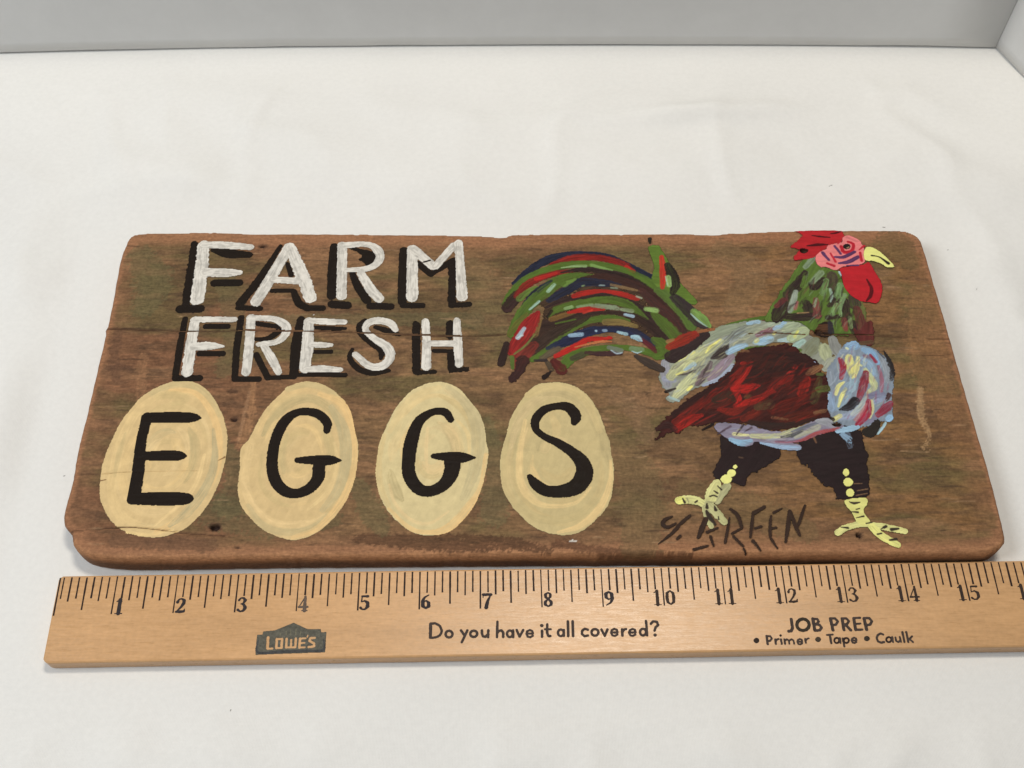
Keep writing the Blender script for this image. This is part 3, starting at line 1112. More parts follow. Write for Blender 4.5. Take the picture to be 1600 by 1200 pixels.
egg('D', [(500, 78), (570, 70), (650, 85), (720, 125), (790, 190), (830, 270), (870, 390), (900, 500), (890, 640), (860, 770), (800, 900), (720, 1000),
          (620, 1080), (500, 1128), (380, 1115), (260, 1060), (170, 980), (110, 890), (92, 780), (105, 650), (115, 520), (170, 450), (220, 350),
          (290, 240), (370, 160), (430, 110)],
    [([(430, 120), (560, 90), (700, 130), (790, 210)], 44, (198, 184, 138), .8),
     ([(180, 500), (140, 700), (180, 880), (320, 1010), (520, 1040), (680, 960)], [60, 60, 60, 60, 50, 30], (224, 201, 150), .7),
     ([(160, 900), (260, 1030), (420, 1080), (580, 1050), (700, 960)], [30, 50, 50, 40, 30], (194, 181, 138), .8),
     ([(720, 240), (800, 400), (815, 600), (760, 800), (660, 930)], [40, 80, 80, 70, 40], (190, 180, 140), .8),
     ([(640, 152), (790, 220), (865, 420), (870, 640), (800, 850), (640, 1040), (460, 1115)], [30, 60, 34, 40, 50, 44, 26], EL, .9),
     ([(130, 740), (215, 910), (350, 1015), (560, 1005)], [12, 20, 26, 16], (230, 206, 154), .8),
     ([(740, 480), (760, 620), (700, 800), (560, 930)], [20, 30, 34, 16], (228, 206, 152), .7),
     ([(420, 420), (390, 560), (400, 680)], [30, 40, 24], (194, 180, 134), .6),
     ([(300, 280), (400, 190), (540, 160)], [40, 50, 30], (208, 190, 140), .6)],
    [([(690, 400), (690, 345), (620, 284), (500, 275), (405, 340), (343, 470), (322, 620), (345, 735), (410, 805), (490, 820), (575, 785), (630, 715), (636, 640)],
      [46, 62, 64, 56, 76, 74, 76, 80, 76, 72, 78, 86, 86]), ([(492, 597), (580, 596), (700, 597), (780, 599)], [42, 64, 76, 18])],
    'cream egg painted with a round G, beside the letter E egg')
egg('G', [(430, 80), (500, 70), (570, 85), (640, 125), (700, 195), (760, 270), (800, 370), (815, 480), (828, 550), (815, 650), (780, 780), (720, 900),
          (640, 1000), (540, 1080), (430, 1100), (320, 1080), (220, 1010), (150, 930), (100, 830), (75, 700), (85, 580), (100, 480), (140, 380),
          (200, 260), (280, 160), (350, 110)],
    [([(170, 400), (250, 250), (370, 150), (500, 110)], [40, 50, 50, 40], (222, 202, 150), .6),
     ([(560, 110), (670, 210), (740, 330), (760, 500), (730, 680), (660, 850)], [40, 60, 90, 90, 80, 50], (192, 183, 143), .8),
     ([(130, 430), (95, 600), (105, 780), (160, 900)], [30, 40, 46, 30], (210, 192, 142), .8),
     ([(165, 760), (200, 880), (300, 990), (430, 1020), (560, 940)], [16, 24, 24, 24, 16], (229, 206, 156), .7),
     ([(160, 920), (300, 1050), (430, 1080), (560, 1050), (680, 930), (770, 780), (812, 560)], [20, 30, 34, 60, 60, 30, 28], EL, .85),
     ([(420, 380), (410, 560), (425, 680)], [20, 26, 16], (228, 206, 156), .8),
     ([(620, 330), (690, 420), (700, 560)], [20, 26, 16], (228, 206, 150), .7)],
    [([(575, 325), (535, 275), (450, 276), (362, 340), (312, 470), (292, 620), (305, 715), (370, 795), (460, 800), (545, 745), (585, 660), (587, 610)],
      [48, 60, 56, 74, 92, 90, 90, 84, 80, 90, 106, 112]), ([(462, 570), (560, 575), (650, 580), (738, 580)], [40, 72, 78, 14])],
    'greyer cream egg painted with a thick narrow-topped G, beside the S egg', (212, 195, 147))
egg('F', [(340, 90), (450, 75), (550, 85), (640, 130), (710, 200), (760, 290), (800, 410), (830, 540), (855, 660), (845, 780), (820, 890), (740, 990),
          (640, 1070), (540, 1098), (420, 1085), (310, 1040), (230, 970), (160, 890), (110, 780), (92, 650), (100, 540), (130, 440), (160, 320),
          (210, 230), (270, 150)],
    [([(280, 160), (400, 110), (560, 120), (680, 220), (760, 400)], [50, 60, 50, 50, 40], (210, 193, 142), .7),
     ([(260, 330), (225, 550), (230, 740), (300, 860), (430, 905), (600, 880), (700, 780)], [24, 44, 52, 46, 34, 26, 16], (226, 203, 148), .85),
     ([(200, 900), (330, 980), (480, 1000), (640, 950), (730, 860)], [50, 60, 60, 60, 40], (194, 181, 134), .8),
     ([(130, 600), (130, 760), (190, 880)], [50, 60, 40], (204, 187, 138), .6),
     ([(480, 1080), (640, 1030), (770, 900), (830, 740), (830, 600)], [20, 46, 50, 34, 20], (228, 202, 146), .85),
     ([(440, 300), (470, 380), (450, 470)], [40, 60, 30], (216, 196, 144), .6)],
    [([(588, 345), (598, 302), (550, 243), (470, 236), (382, 262), (330, 325), (332, 390), (390, 440), (480, 482), (570, 540), (640, 610), (655, 695),
       (600, 775), (500, 806), (400, 802), (332, 760), (290, 708)], [46, 76, 74, 54, 60, 62, 50, 50, 62, 76, 102, 120, 116, 92, 84, 78, 40])],
    'cream egg painted with the black letter S, beside the rooster', (198, 180, 132))

# ------------------------------------------------------------------ rooster
GRN, DK, NAVY, BRN = (80, 103, 42), (38, 28, 26), (36, 39, 56), (64, 40, 35)
RED, RED2, LTB = (166, 40, 34), (122, 36, 31), (164, 188, 194)


def flick(c, poly, n, ang, da, ln, wd, cols, seed, op=(.3, .6), ox=0):
    """many small loose brush marks inside an outline (readings), along one direction"""
    rs = np.random.RandomState(seed)
    P = np.array([(p[0] + ox, p[1]) for p in poly], float)
    lo, hi = P.min(0), P.max(0)
    k = 0
    while k < n:
        x, y = rs.uniform(lo[0], hi[0]), rs.uniform(lo[1], hi[1])
        a = ang(x, y) if callable(ang) else ang
        a += rs.uniform(-da, da)
        L_ = rs.uniform(*ln)
        dx, dy = L_ / 2 * math.cos(a), -L_ / 2 * math.sin(a)
        q = np.array([x - dx, x, x + dx]), np.array([y - dy, y, y + dy])
        if not inside_poly(q[0], q[1], P).all():
            k += 0.2
            continue
        k += 1
        b = rs.uniform(-.12, .12) * L_
        w_ = rs.uniform(*wd)
        c.S([(q[0][0], q[1][0]), (x + b * math.sin(a), y + b * math.cos(a)), (q[0][2], q[1][2])], [w_ * .5, w_, w_ * .35],
            cols[rs.randint(len(cols))], op=rs.uniform(*op), rag=.25, streak=.3)


def X(pts):          # readings of the right hand tail sheet, moved onto the left one
    return [(p[0] + 738.3,) + tuple(p[1:]) for p in pts]


bd = Canvas('W1', BOARD_T)       # plumage of back and breast: the main part, the rest hangs on it
bd.wet = 0.42
bd.dark_w = 1.3
S, B, E = bd.S, bd.B, bd.E


def W(pts):
    return [(p[0] + 1090.9,) + tuple(p[1:]) for p in pts]


S([(640, 140), (780, 90), (1000, 45), (1200, 20)], [20, 30, 40, 40], GRN)
B([(170, 490), (200, 400), (260, 400), (330, 370), (480, 290), (520, 220), (600, 170), (680, 120), (800, 85), (960, 60), (1100, 70), (1180, 80),
   (1330, 60), (1440, 110), (1450, 180), (1560, 260), (1640, 330), (1600, 420), (1560, 480), (1480, 400), (1370, 330), (1300, 260), (1180, 240), (1000, 280), (900, 290),
   (820, 340), (790, 460), (690, 560), (520, 620), (440, 650), (340, 740), (270, 755), (210, 720), (250, 690), (200, 640), (170, 560)],
  (136, 140, 128), rag=.5, streak=.3, ang=.6)
S([(900, 300), (1080, 285)], 30, GRN, dry=.3)
S(W([(200, 290), (280, 315)]), 34, GRN, dry=.2)
S([(215, 420), (215, 500), (235, 610)], [70, 90, 80], (146, 146, 158), dry=.2)
S([(215, 560), (290, 570)], [60, 50], (146, 150, 168))
S([(330, 378), (480, 312)], 46, (142, 156, 170))
S([(500, 268), (700, 155), (900, 105)], [80, 110, 70], (138, 147, 126), dry=.15)
S([(260, 540), (350, 440), (470, 370), (580, 300), (690, 235)], [80, 105, 105, 100, 50], (178, 181, 138), streak=.35)
S([(290, 715), (390, 610), (450, 540)], [50, 110, 90], (196, 200, 154))
S([(440, 430), (400, 480)], 70, (196, 199, 150))
S([(600, 555), (700, 445), (780, 365)], [60, 86, 60], (140, 122, 136))
S([(490, 600), (560, 500), (600, 420)], [50, 70, 40], (118, 100, 106), col2=(74, 62, 64))
S([(540, 612), (680, 552), (790, 440)], [30, 40, 30], (158, 168, 190), dry=.15)
S([(610, 382), (700, 340), (742, 262)], [20, 76, 30], (56, 47, 46))
S([(320, 522), (400, 512), (470, 482)], [14, 16, 10], (62, 54, 50))
S([(220, 668), (300, 640)], [24, 14], DK)
S([(560, 335), (610, 272), (685, 226)], [14, 30, 30], (228, 224, 132))
S([(330, 402), (460, 330)], [20, 24], (222, 219, 136))
S([(310, 520), (400, 492)], [18, 24], (228, 224, 132))
S([(405, 652), (440, 622)], 26, (230, 226, 130))
S([(380, 482), (460, 432)], [24, 44], (152, 180, 200))
S([(250, 715), (330, 745)], [26, 22], (160, 185, 185))
S([(730, 250), (850, 150), (950, 105)], [50, 70, 40], (104, 108, 106), col2=(140, 148, 136), dry=.2)
S([(900, 200), (1000, 130), (1120, 90)], [60, 80, 50], (146, 152, 132))
S([(750, 332), (830, 292), (900, 270)], [50, 62, 40], (150, 182, 206))
S([(920, 86), (1010, 72)], [30, 40], (152, 184, 206))
S([(980, 250), (1040, 240), (1115, 215)], [40, 76, 60], (152, 184, 206))
S([(985, 240), (1000, 225)], 34, (214, 210, 130))
S([(1000, 185), (1090, 150), (1170, 120)], [40, 54, 50], (126, 84, 94))
S([(1150, 130), (1230, 92)], [40, 60], (152, 184, 208))
S([(1100, 100), (1180, 80)], 40, (160, 172, 152))
S([(1230, 140), (1290, 110), (1340, 90)], [60, 90, 60], (160, 174, 144))
S([(1180, 230), (1290, 215), (1340, 150)], [30, 60, 40], (164, 190, 196))
S([(1290, 215), (1370, 160), (1410, 140)], [80, 110, 70], (170, 184, 142))
S([(1330, 280), (1390, 235)], [60, 50], (158, 188, 180))
S([(1140, 175), (1150, 160)], 26, (220, 214, 130))
S([(1320, 200), (1345, 150)], [30, 20], (206, 206, 112))
S(W([(330, 340), (375, 290), (410, 230)]), [90, 130, 70], (130, 136, 114), col2=(118, 120, 96))
S(W([(550, 220), (590, 320), (640, 360)]), [80, 110, 70], (136, 138, 134))
S(W([(480, 290), (490, 340), (505, 410)]), [90, 110, 40], (164, 170, 136))
S(W([(490, 470), (540, 420), (590, 390)]), [70, 100, 60], (152, 156, 142))
S(W([(340, 395), (400, 410)]), 26, (160, 168, 196))
flick(bd, [(200, 480), (340, 380), (560, 220), (760, 120), (900, 110), (820, 300), (760, 430), (640, 540), (430, 620), (300, 700), (230, 620)], 75, .75, .35, (50, 150), (7, 20),
      [(196, 199, 150), (150, 160, 150), (120, 112, 112), (160, 172, 190), (214, 212, 150), (90, 84, 80)], 61)
flick(bd, [(760, 120), (1000, 80), (1300, 80), (1420, 130), (1400, 260), (1300, 230), (1100, 230), (850, 280)], 60, .35, .5, (40, 120), (7, 20),
      [(160, 172, 150), (130, 138, 126), (170, 190, 200), (112, 110, 110), (196, 198, 160)], 62)
# breast
B(W([(600, 330), (650, 270), (720, 240), (790, 270), (860, 280), (930, 320), (1000, 370), (1040, 450), (1072, 560), (1072, 650), (1060, 700), (1062, 800),
     (1060, 900), (1000, 925), (950, 920), (850, 960), (740, 965), (600, 960), (530, 900), (510, 800), (520, 680), (500, 560), (505, 480), (560, 400)]),
  (128, 140, 154), rag=.45, ang=1.2)
S(W([(700, 285), (740, 270)]), 90, (134, 170, 204))
S(W([(640, 330), (720, 340)]), [70, 60], (140, 154, 172))
S(W([(820, 310), (880, 340), (930, 420)]), [60, 80, 50], (132, 168, 202))
S(W([(800, 400), (860, 440), (900, 520)]), [70, 90, 60], (140, 166, 190))
S(W([(960, 370), (1010, 480), (1020, 580)]), [40, 60, 50], (142, 148, 156))
S(W([(530, 500), (540, 600)]), [60, 70], (136, 146, 158))
S(W([(535, 690), (545, 810)]), [50, 70], (138, 160, 186))
S(W([(700, 620), (640, 740), (600, 810)]), [80, 100, 50], (142, 164, 180))
S(W([(730, 560), (720, 650)]), [70, 60], (148, 172, 186))
S(W([(860, 700), (960, 690)]), [70, 84], (122, 122, 148))
S(W([(900, 760), (990, 720)]), [40, 50], (146, 158, 186))
S(W([(610, 890), (700, 870), (780, 800)]), [50, 76, 50], (150, 162, 186))
S(W([(720, 860), (790, 800), (840, 720)]), [40, 60, 40], (164, 172, 170))
S(W([(840, 930), (920, 890)]), 50, (126, 126, 148))
S(W([(690, 375), (700, 450), (715, 540)]), [70, 86, 40], (226, 220, 138), col2=(206, 204, 130))
S(W([(768, 375), (760, 450), (740, 540)]), [30, 44, 24], (222, 216, 140))
S(W([(650, 585), (600, 620), (578, 690)]), [16, 36, 30], (226, 222, 140))
S(W([(662, 640), (625, 710), (600, 795)]), [24, 34, 16], (224, 220, 140))
S(W([(830, 480), (890, 580), (905, 630), (850, 675)]), [40, 66, 56, 24], (192, 196, 142))
S(W([(880, 750), (885, 820), (865, 885)]), [36, 40, 26], (206, 202, 150))
S(W([(560, 905), (615, 872)]), [44, 40], (216, 212, 138))
S(W([(668, 296), (682, 302)]), 20, (232, 230, 170))
S(W([(785, 440), (795, 445)]), 16, (232, 230, 150))
S(W([(615, 392), (640, 460), (622, 552)]), [44, 60, 36], (138, 38, 52))
S(W([(835, 505), (815, 600), (768, 735)]), [48, 76, 44], (132, 50, 60), streak=.4)
S(W([(822, 360), (870, 372)]), [30, 34], (118, 100, 116))
S(W([(872, 352), (918, 412)]), [20, 32], (140, 40, 54))
S(W([(940, 450), (968, 560), (965, 662)]), [24, 38, 30], (148, 98, 114))
S(W([(858, 745), (840, 850), (765, 945)]), [40, 74, 50], (148, 42, 60), streak=.4)
S(W([(745, 905), (800, 840), (840, 770)]), [36, 30, 20], (178, 120, 120), op=.7)
S(W([(935, 865), (1000, 810), (1048, 765)]), [50, 80, 50], (138, 50, 66))
flick(bd, W([(620, 330), (720, 260), (860, 300), (990, 380), (1050, 560), (1040, 780), (960, 900), (760, 940), (560, 900), (530, 700), (520, 520)]), 120, 1.15, .45, (40, 120), (6, 18),
      [(150, 170, 190), (126, 140, 158), (170, 184, 196), (140, 120, 140), (206, 204, 160), (112, 116, 130), (150, 70, 86)], 63)
S(W([(742, 745), (690, 795), (610, 822)]), [60, 56, 14], (42, 40, 44))
S(W([(990, 320), (1040, 420), (1060, 500), (1050, 560)]), [10, 34, 36, 26], (44, 40, 40), rag=.5, dry=.3)
S(W([(1030, 690), (1010, 740)]), [30, 20], (70, 50, 52), rag=.5, dry=.3)
S(W([(930, 320), (990, 380)]), [10, 14], (70, 72, 82))
S(W([(1025, 900), (1040, 885)]), 58, (150, 190, 224))
B(W([(800, 1000), (850, 965), (930, 900), (958, 950), (932, 1020), (880, 1060), (820, 1040)]), (44, 39, 35))
S(W([(935, 1030), (985, 960), (1000, 930)]), [14, 26, 20], (160, 190, 200))
S(W([(520, 890), (550, 900)]), [40, 30], DK, rag=.4)
rooster = put(bd, 'painted_rooster', sign, 0.10)
rooster['label'] = 'rooster painted in profile with grey and blue plumage'

wg = Canvas('W1', BOARD_T)       # wing
wg.wet = 0.6
wg.dark_w = 1.15
S, B, E = wg.S, wg.B, wg.E
B([(130, 985), (200, 920), (270, 850), (370, 780), (440, 710), (560, 650), (680, 560), (790, 470), (830, 350), (900, 330), (1060, 300), (1190, 270),
   (1300, 275), (1380, 340), (1480, 410), (1520, 460), (1596, 560), (1606, 650), (1590, 800), (1620, 880), (1500, 905), (1400, 935), (1280, 985),
   (1100, 985), (960, 950), (900, 940), (760, 930), (640, 930), (500, 960), (400, 960), (340, 1010), (240, 1020), (190, 1060), (130, 1078), (170, 1015)],
  (62, 30, 27), rag=.7, streak=.5, ang=.55)
S([(840, 385), (1000, 340), (1200, 340)], [60, 110, 110], (62, 34, 30), col2=(52, 30, 28))
S([(1000, 500), (1300, 400), (1470, 430)], [80, 140, 90], (48, 30, 29))
S([(900, 560), (1050, 470), (1200, 430)], [50, 90, 60], (52, 33, 30))
S([(280, 860), (480, 720), (680, 610), (800, 500)], [40, 54, 50, 30], (46, 29, 28), rag=.3)
S([(300, 930), (480, 800), (650, 670), (800, 540), (900, 440)], [60, 66, 60, 50, 30], (112, 34, 28), streak=.5, dry=.12)
S([(560, 800), (700, 760), (800, 660)], [40, 80, 60], (82, 36, 29), streak=.4, dry=.2)
S([(640, 740), (720, 700)], [60, 80], (56, 42, 34), dry=.3)
S([(310, 985), (430, 905), (525, 870)], [60, 66, 30], (148, 36, 30), streak=.5)
S([(300, 940), (380, 880)], [30, 20], (120, 34, 28), streak=.4)
S([(790, 630), (880, 540), (950, 420)], [50, 50, 36], (160, 38, 32), streak=.5, dry=.2)
S([(870, 430), (940, 405)], [36, 26], (176, 40, 34))
S([(800, 650), (900, 640), (1010, 615)], [60, 92, 36], (178, 38, 34), streak=.5, dry=.1)
S([(820, 790), (950, 750), (1080, 690), (1200, 580)], [60, 70, 44, 24], (160, 38, 32), streak=.5, dry=.15)
S([(830, 700), (850, 780)], [60, 60], (168, 38, 34), streak=.4, dry=.2)
S([(680, 820), (790, 840), (900, 800)], [40, 66, 30], (122, 36, 28), streak=.4, dry=.15)
S([(880, 900), (980, 850), (1020, 800)], [50, 66, 30], (108, 38, 29), streak=.4, dry=.15)
S([(760, 680), (800, 740)], 40, (60, 42, 34), dry=.3)
S([(900, 720), (930, 705)], 34, (92, 62, 40), dry=.2)
S(W([(-40, 700), (150, 590), (235, 450)]), [40, 66, 36], (118, 34, 29), streak=.5, dry=.15)
S(W([(170, 520), (220, 470)]), [30, 24], (158, 46, 40), dry=.25)
S(W([(120, 400), (160, 370)]), [14, 10], (120, 40, 34), dry=.3)
S(W([(280, 690), (310, 620), (340, 560)]), [60, 76, 50], (142, 38, 31), streak=.5, dry=.1)
S(W([(40, 830), (180, 780), (320, 720)]), [80, 110, 70], (88, 32, 26), streak=.5)
S(W([(130, 910), (280, 880), (420, 850)]), [60, 90, 60], (86, 36, 27), streak=.5)
S(W([(80, 640), (200, 640)]), [60, 70], (66, 32, 28), dry=.2)
S(W([(390, 750), (420, 650), (440, 560)]), [60, 70, 40], (74, 64, 40), dry=.2, streak=.4)
S(W([(430, 650), (500, 640)]), [60, 70], (84, 92, 48), dry=.15)
S(W([(420, 520), (460, 520)]), [30, 36], (82, 92, 48), dry=.1)
S(W([(335, 515), (390, 485), (450, 450)]), [40, 70, 44], (130, 92, 64), dry=.1)
S(W([(400, 850), (480, 830)]), [30, 40], (120, 86, 60), rag=.5, dry=.35)
S(W([(40, 890), (160, 905)]), [26, 20], (124, 88, 62), rag=.5, dry=.4)
S([(1000, 800), (1100, 775)], [60, 84], (82, 60, 42), dry=.2)
S([(870, 320), (920, 325)], [30, 24], (124, 88, 62), rag=.5, dry=.4)
S([(940, 930), (1100, 960), (1280, 950), (1480, 900)], [40, 60, 50, 24], (50, 36, 33), dry=.1)
S([(140, 985), (230, 950), (300, 990)], [24, 56, 40], (56, 36, 34), dry=.1)
flick(wg, [(820, 380), (1180, 285), (1360, 350), (1480, 430), (1300, 520), (1000, 560), (900, 470)], 60, .3, .5, (60, 180), (14, 34), [(42, 27, 25), (52, 32, 28), (64, 36, 30)], 71, op=(.5, .9))
flick(wg, [(170, 975), (420, 770), (700, 580), (800, 480), (830, 560), (560, 760), (330, 930)], 40, .68, .25, (60, 180), (10, 26), [(42, 27, 25), (56, 31, 28), (96, 34, 28)], 72, op=(.5, .9))
flick(wg, [(170, 985), (400, 800), (700, 590), (860, 380), (1180, 290), (1360, 360), (1560, 560), (1570, 840), (1300, 950), (900, 930), (620, 920), (330, 1000)], 230, .62, .4, (60, 210), (5, 18),
      [(44, 27, 26), (60, 30, 27), (88, 32, 27), (118, 36, 30), (50, 36, 31), (146, 38, 32), (74, 34, 28)], 64, op=(.3, .7))
put(wg, 'wing', rooster, 0.24)

bl = Canvas('W1', BOARD_T)       # light band along the belly
bl.wet = 0.5
S, B, E = bl.S, bl.B, bl.E
B([(630, 965), (700, 932), (850, 948), (960, 955), (1050, 990), (1190, 1010), (1300, 985), (1400, 955), (1510, 905), (1600, 895), (1650, 940), (1740, 965),
   (1620, 1000), (1500, 1045), (1400, 1085), (1290, 1110), (1365, 1122), (1350, 1168), (1180, 1150), (1000, 1092), (940, 1130), (850, 1125), (760, 1080), (690, 1030)],
  (134, 128, 146), rag=.3, ang=0)
S([(770, 1078), (860, 1105), (945, 1090)], [40, 64, 40], (142, 182, 210))
S([(1030, 1105), (1190, 1138), (1350, 1148)], [24, 40, 46], (150, 176, 204))
S([(980, 1050), (1190, 1090), (1290, 1080)], [40, 50, 40], (150, 142, 158))
S([(800, 1030), (920, 1040)], [36, 22], (222, 220, 156))
S([(950, 1045), (1060, 1050), (1190, 1042), (1300, 1000), (1400, 970)], [40, 52, 46, 40, 30], (190, 192, 146))
S([(1160, 1095), (1350, 1090)], [20, 24], (96, 74, 92))
S([(1200, 1055), (1300, 1040), (1380, 1000)], [16, 40, 30], (80, 82, 80), dry=.2, rag=.4)
S(W([(230, 1060), (320, 1020), (420, 970)]), [26, 40, 60], (166, 168, 148))
S(W([(200, 1010), (300, 975), (425, 935)]), [16, 30, 20], (104, 108, 122))
S(W([(420, 920), (500, 930), (560, 960)]), [40, 80, 50], (150, 154, 160))
S(W([(230, 1095), (310, 1075), (420, 1022), (600, 985)]), [16, 30, 36, 30], (156, 74, 76), dry=.15)
S(W([(60, 1095), (160, 1100), (260, 1090)]), [10, 20, 12], (150, 104, 120))
S(W([(590, 1005), (700, 985), (765, 970)]), [40, 56, 36], (152, 184, 208), dry=.15)
S(W([(640, 1040), (690, 1080)]), [60, 70], (128, 154, 178), dry=.42, rag=.4)
S([(530, 995), (620, 945)], [16, 30], DK, dry=.1)
S([(700, 1005), (770, 965)], [14, 18], (78, 62, 74))
S([(820, 1035), (880, 950)], [10, 18], (52, 42, 46))
S([(890, 1010), (950, 975)], [10, 18], (66, 52, 60))
S([(660, 1030), (720, 1000)], [14, 12], (72, 58, 66))
flick(bl, [(680, 970), (960, 970), (1200, 1020), (1400, 965), (1560, 915), (1640, 960), (1480, 1040), (1300, 1110), (1150, 1130), (900, 1100), (760, 1070)], 60, .1, .4, (40, 120), (5, 14),
      [(150, 142, 160), (196, 196, 156), (96, 88, 100), (156, 178, 204), (170, 168, 170)], 65)
put(bl, 'belly_band', rooster, 0.38)

th = Canvas('L1', BOARD_T)
th.B([(635, 165), (720, 190), (800, 240), (900, 230), (960, 210), (1060, 260), (1140, 290), (1130, 350), (1070, 400), (960, 460), (870, 510), (835, 590),
      (770, 575), (730, 560), (640, 545), (580, 520), (575, 470), (620, 380), (640, 280)], (40, 29, 30), rag=.6, streak=.2, ang=.9)
th.S([(790, 355), (820, 360)], 14, (80, 62, 50), dry=.3)
put(th, 'thigh', rooster, 0.31)
th = Canvas('L2', BOARD_T)
th.B([(140, 250), (280, 140), (450, 90), (600, 100), (690, 150), (700, 240), (735, 330), (728, 420), (745, 500), (750, 620), (735, 690), (600, 702), (510, 715),
      (470, 680), (440, 610), (380, 600), (300, 520), (230, 430), (170, 400), (130, 310)], (40, 30, 31), rag=.65, streak=.2, ang=.2)
th.S([(560, 150), (590, 260)], [60, 50], (84, 92, 106), dry=.45, rag=.4)
th.S([(280, 190), (300, 230)], [24, 16], (108, 78, 58), dry=.3, rag=.5)
th.S([(620, 580), (690, 578)], 8, (120, 92, 68), dry=.2)
th.S([(650, 640), (740, 625)], 10, (120, 92, 68), dry=.2)
th.S([(640, 680), (735, 662)], 9, (120, 92, 68), dry=.2)
put(th, 'thigh', rooster, 0.31)

YEL, YEL2, MK = (218, 216, 134), (186, 184, 134), (56, 48, 40)
ft = Canvas('L1', BOARD_T)
S, B, E = ft.S, ft.B, ft.E
S([(690, 600), (640, 660), (600, 730)], [70, 80, 60], (172, 170, 128), dry=.05)
S([(600, 580), (565, 650), (530, 740)], [80, 104, 84], (204, 202, 140))
S([(275, 725), (350, 716), (440, 728), (510, 770)], [72, 82, 76, 60], (208, 206, 140))
S([(275, 725), (300, 718)], 66, (228, 226, 132))
S([(530, 760), (595, 830), (660, 905)], [80, 84, 62], YEL2)
S([(490, 780), (515, 870), (550, 945)], [40, 50, 46], YEL2)
for x, y, a, b in ((755, 437, 40, 36), (725, 490, 76, 66), (680, 542, 100, 78)):
    E(x, y, a, b, (232, 231, 142), rag=.08, streak=.05)
for p, q in (([(308, 708), (325, 740)], [12, 24]), ([(605, 600), (638, 632)], [10, 16]), ([(575, 642), (605, 662)], [10, 18]), ([(540, 690), (570, 680), (600, 692)], 14),
             ([(515, 752), (515, 785)], [14, 30]), ([(580, 772), (590, 805)], [12, 30]), ([(512, 815), (535, 865), (588, 932)], [24, 44, 16]), ([(612, 860), (615, 885)], [8, 16]),
             ([(345, 705), (360, 740)], 10), ([(415, 740), (432, 728)], 16), ([(530, 738), (590, 740)], 10)):
    S(p, q, MK if q != 10 else (150, 146, 108))
put(ft, 'foot', rooster, 0.45)
ft = Canvas('L2', BOARD_T)
S, B, E = ft.S, ft.B, ft.E
S([(480, 1000), (540, 962), (640, 932), (720, 922)], [56, 58, 54, 60], (212, 210, 140))
S([(760, 935), (880, 950), (1000, 975), (1055, 985)], [60, 66, 60, 54], (212, 210, 140))
S([(775, 950), (850, 1020), (930, 1068), (995, 1102)], [70, 74, 70, 54], YEL)
B([(545, 725), (640, 705), (730, 705), (732, 760), (702, 800), (722, 850), (760, 905), (700, 942), (640, 900), (600, 820), (560, 780)], YEL, rag=.12, streak=.1)
for x, y, a, b in ((555, 485, 56, 66), (572, 568, 86, 78), (588, 658, 70, 74)):
    E(x, y, a, b, (226, 225, 136), rag=.08, streak=.05)
for p, q in (([(580, 735), (620, 748), (672, 740)], [8, 24, 10]), ([(595, 820), (655, 824)], [8, 18]), ([(640, 800), (670, 792)], 10), ([(640, 872), (705, 858)], [8, 16]),
             ([(725, 920), (775, 910)], 12), ([(505, 950), (570, 958)], [8, 22]), ([(875, 955), (895, 945)], 24), ([(940, 972), (1000, 964)], [30, 18]),
             ([(820, 1012), (855, 1005)], 14), ([(925, 1062), (980, 1054)], [14, 28]), ([(850, 970), (870, 955)], 10)):
    S(p, q, MK)
put(ft, 'foot', rooster, 0.45, cut=False)

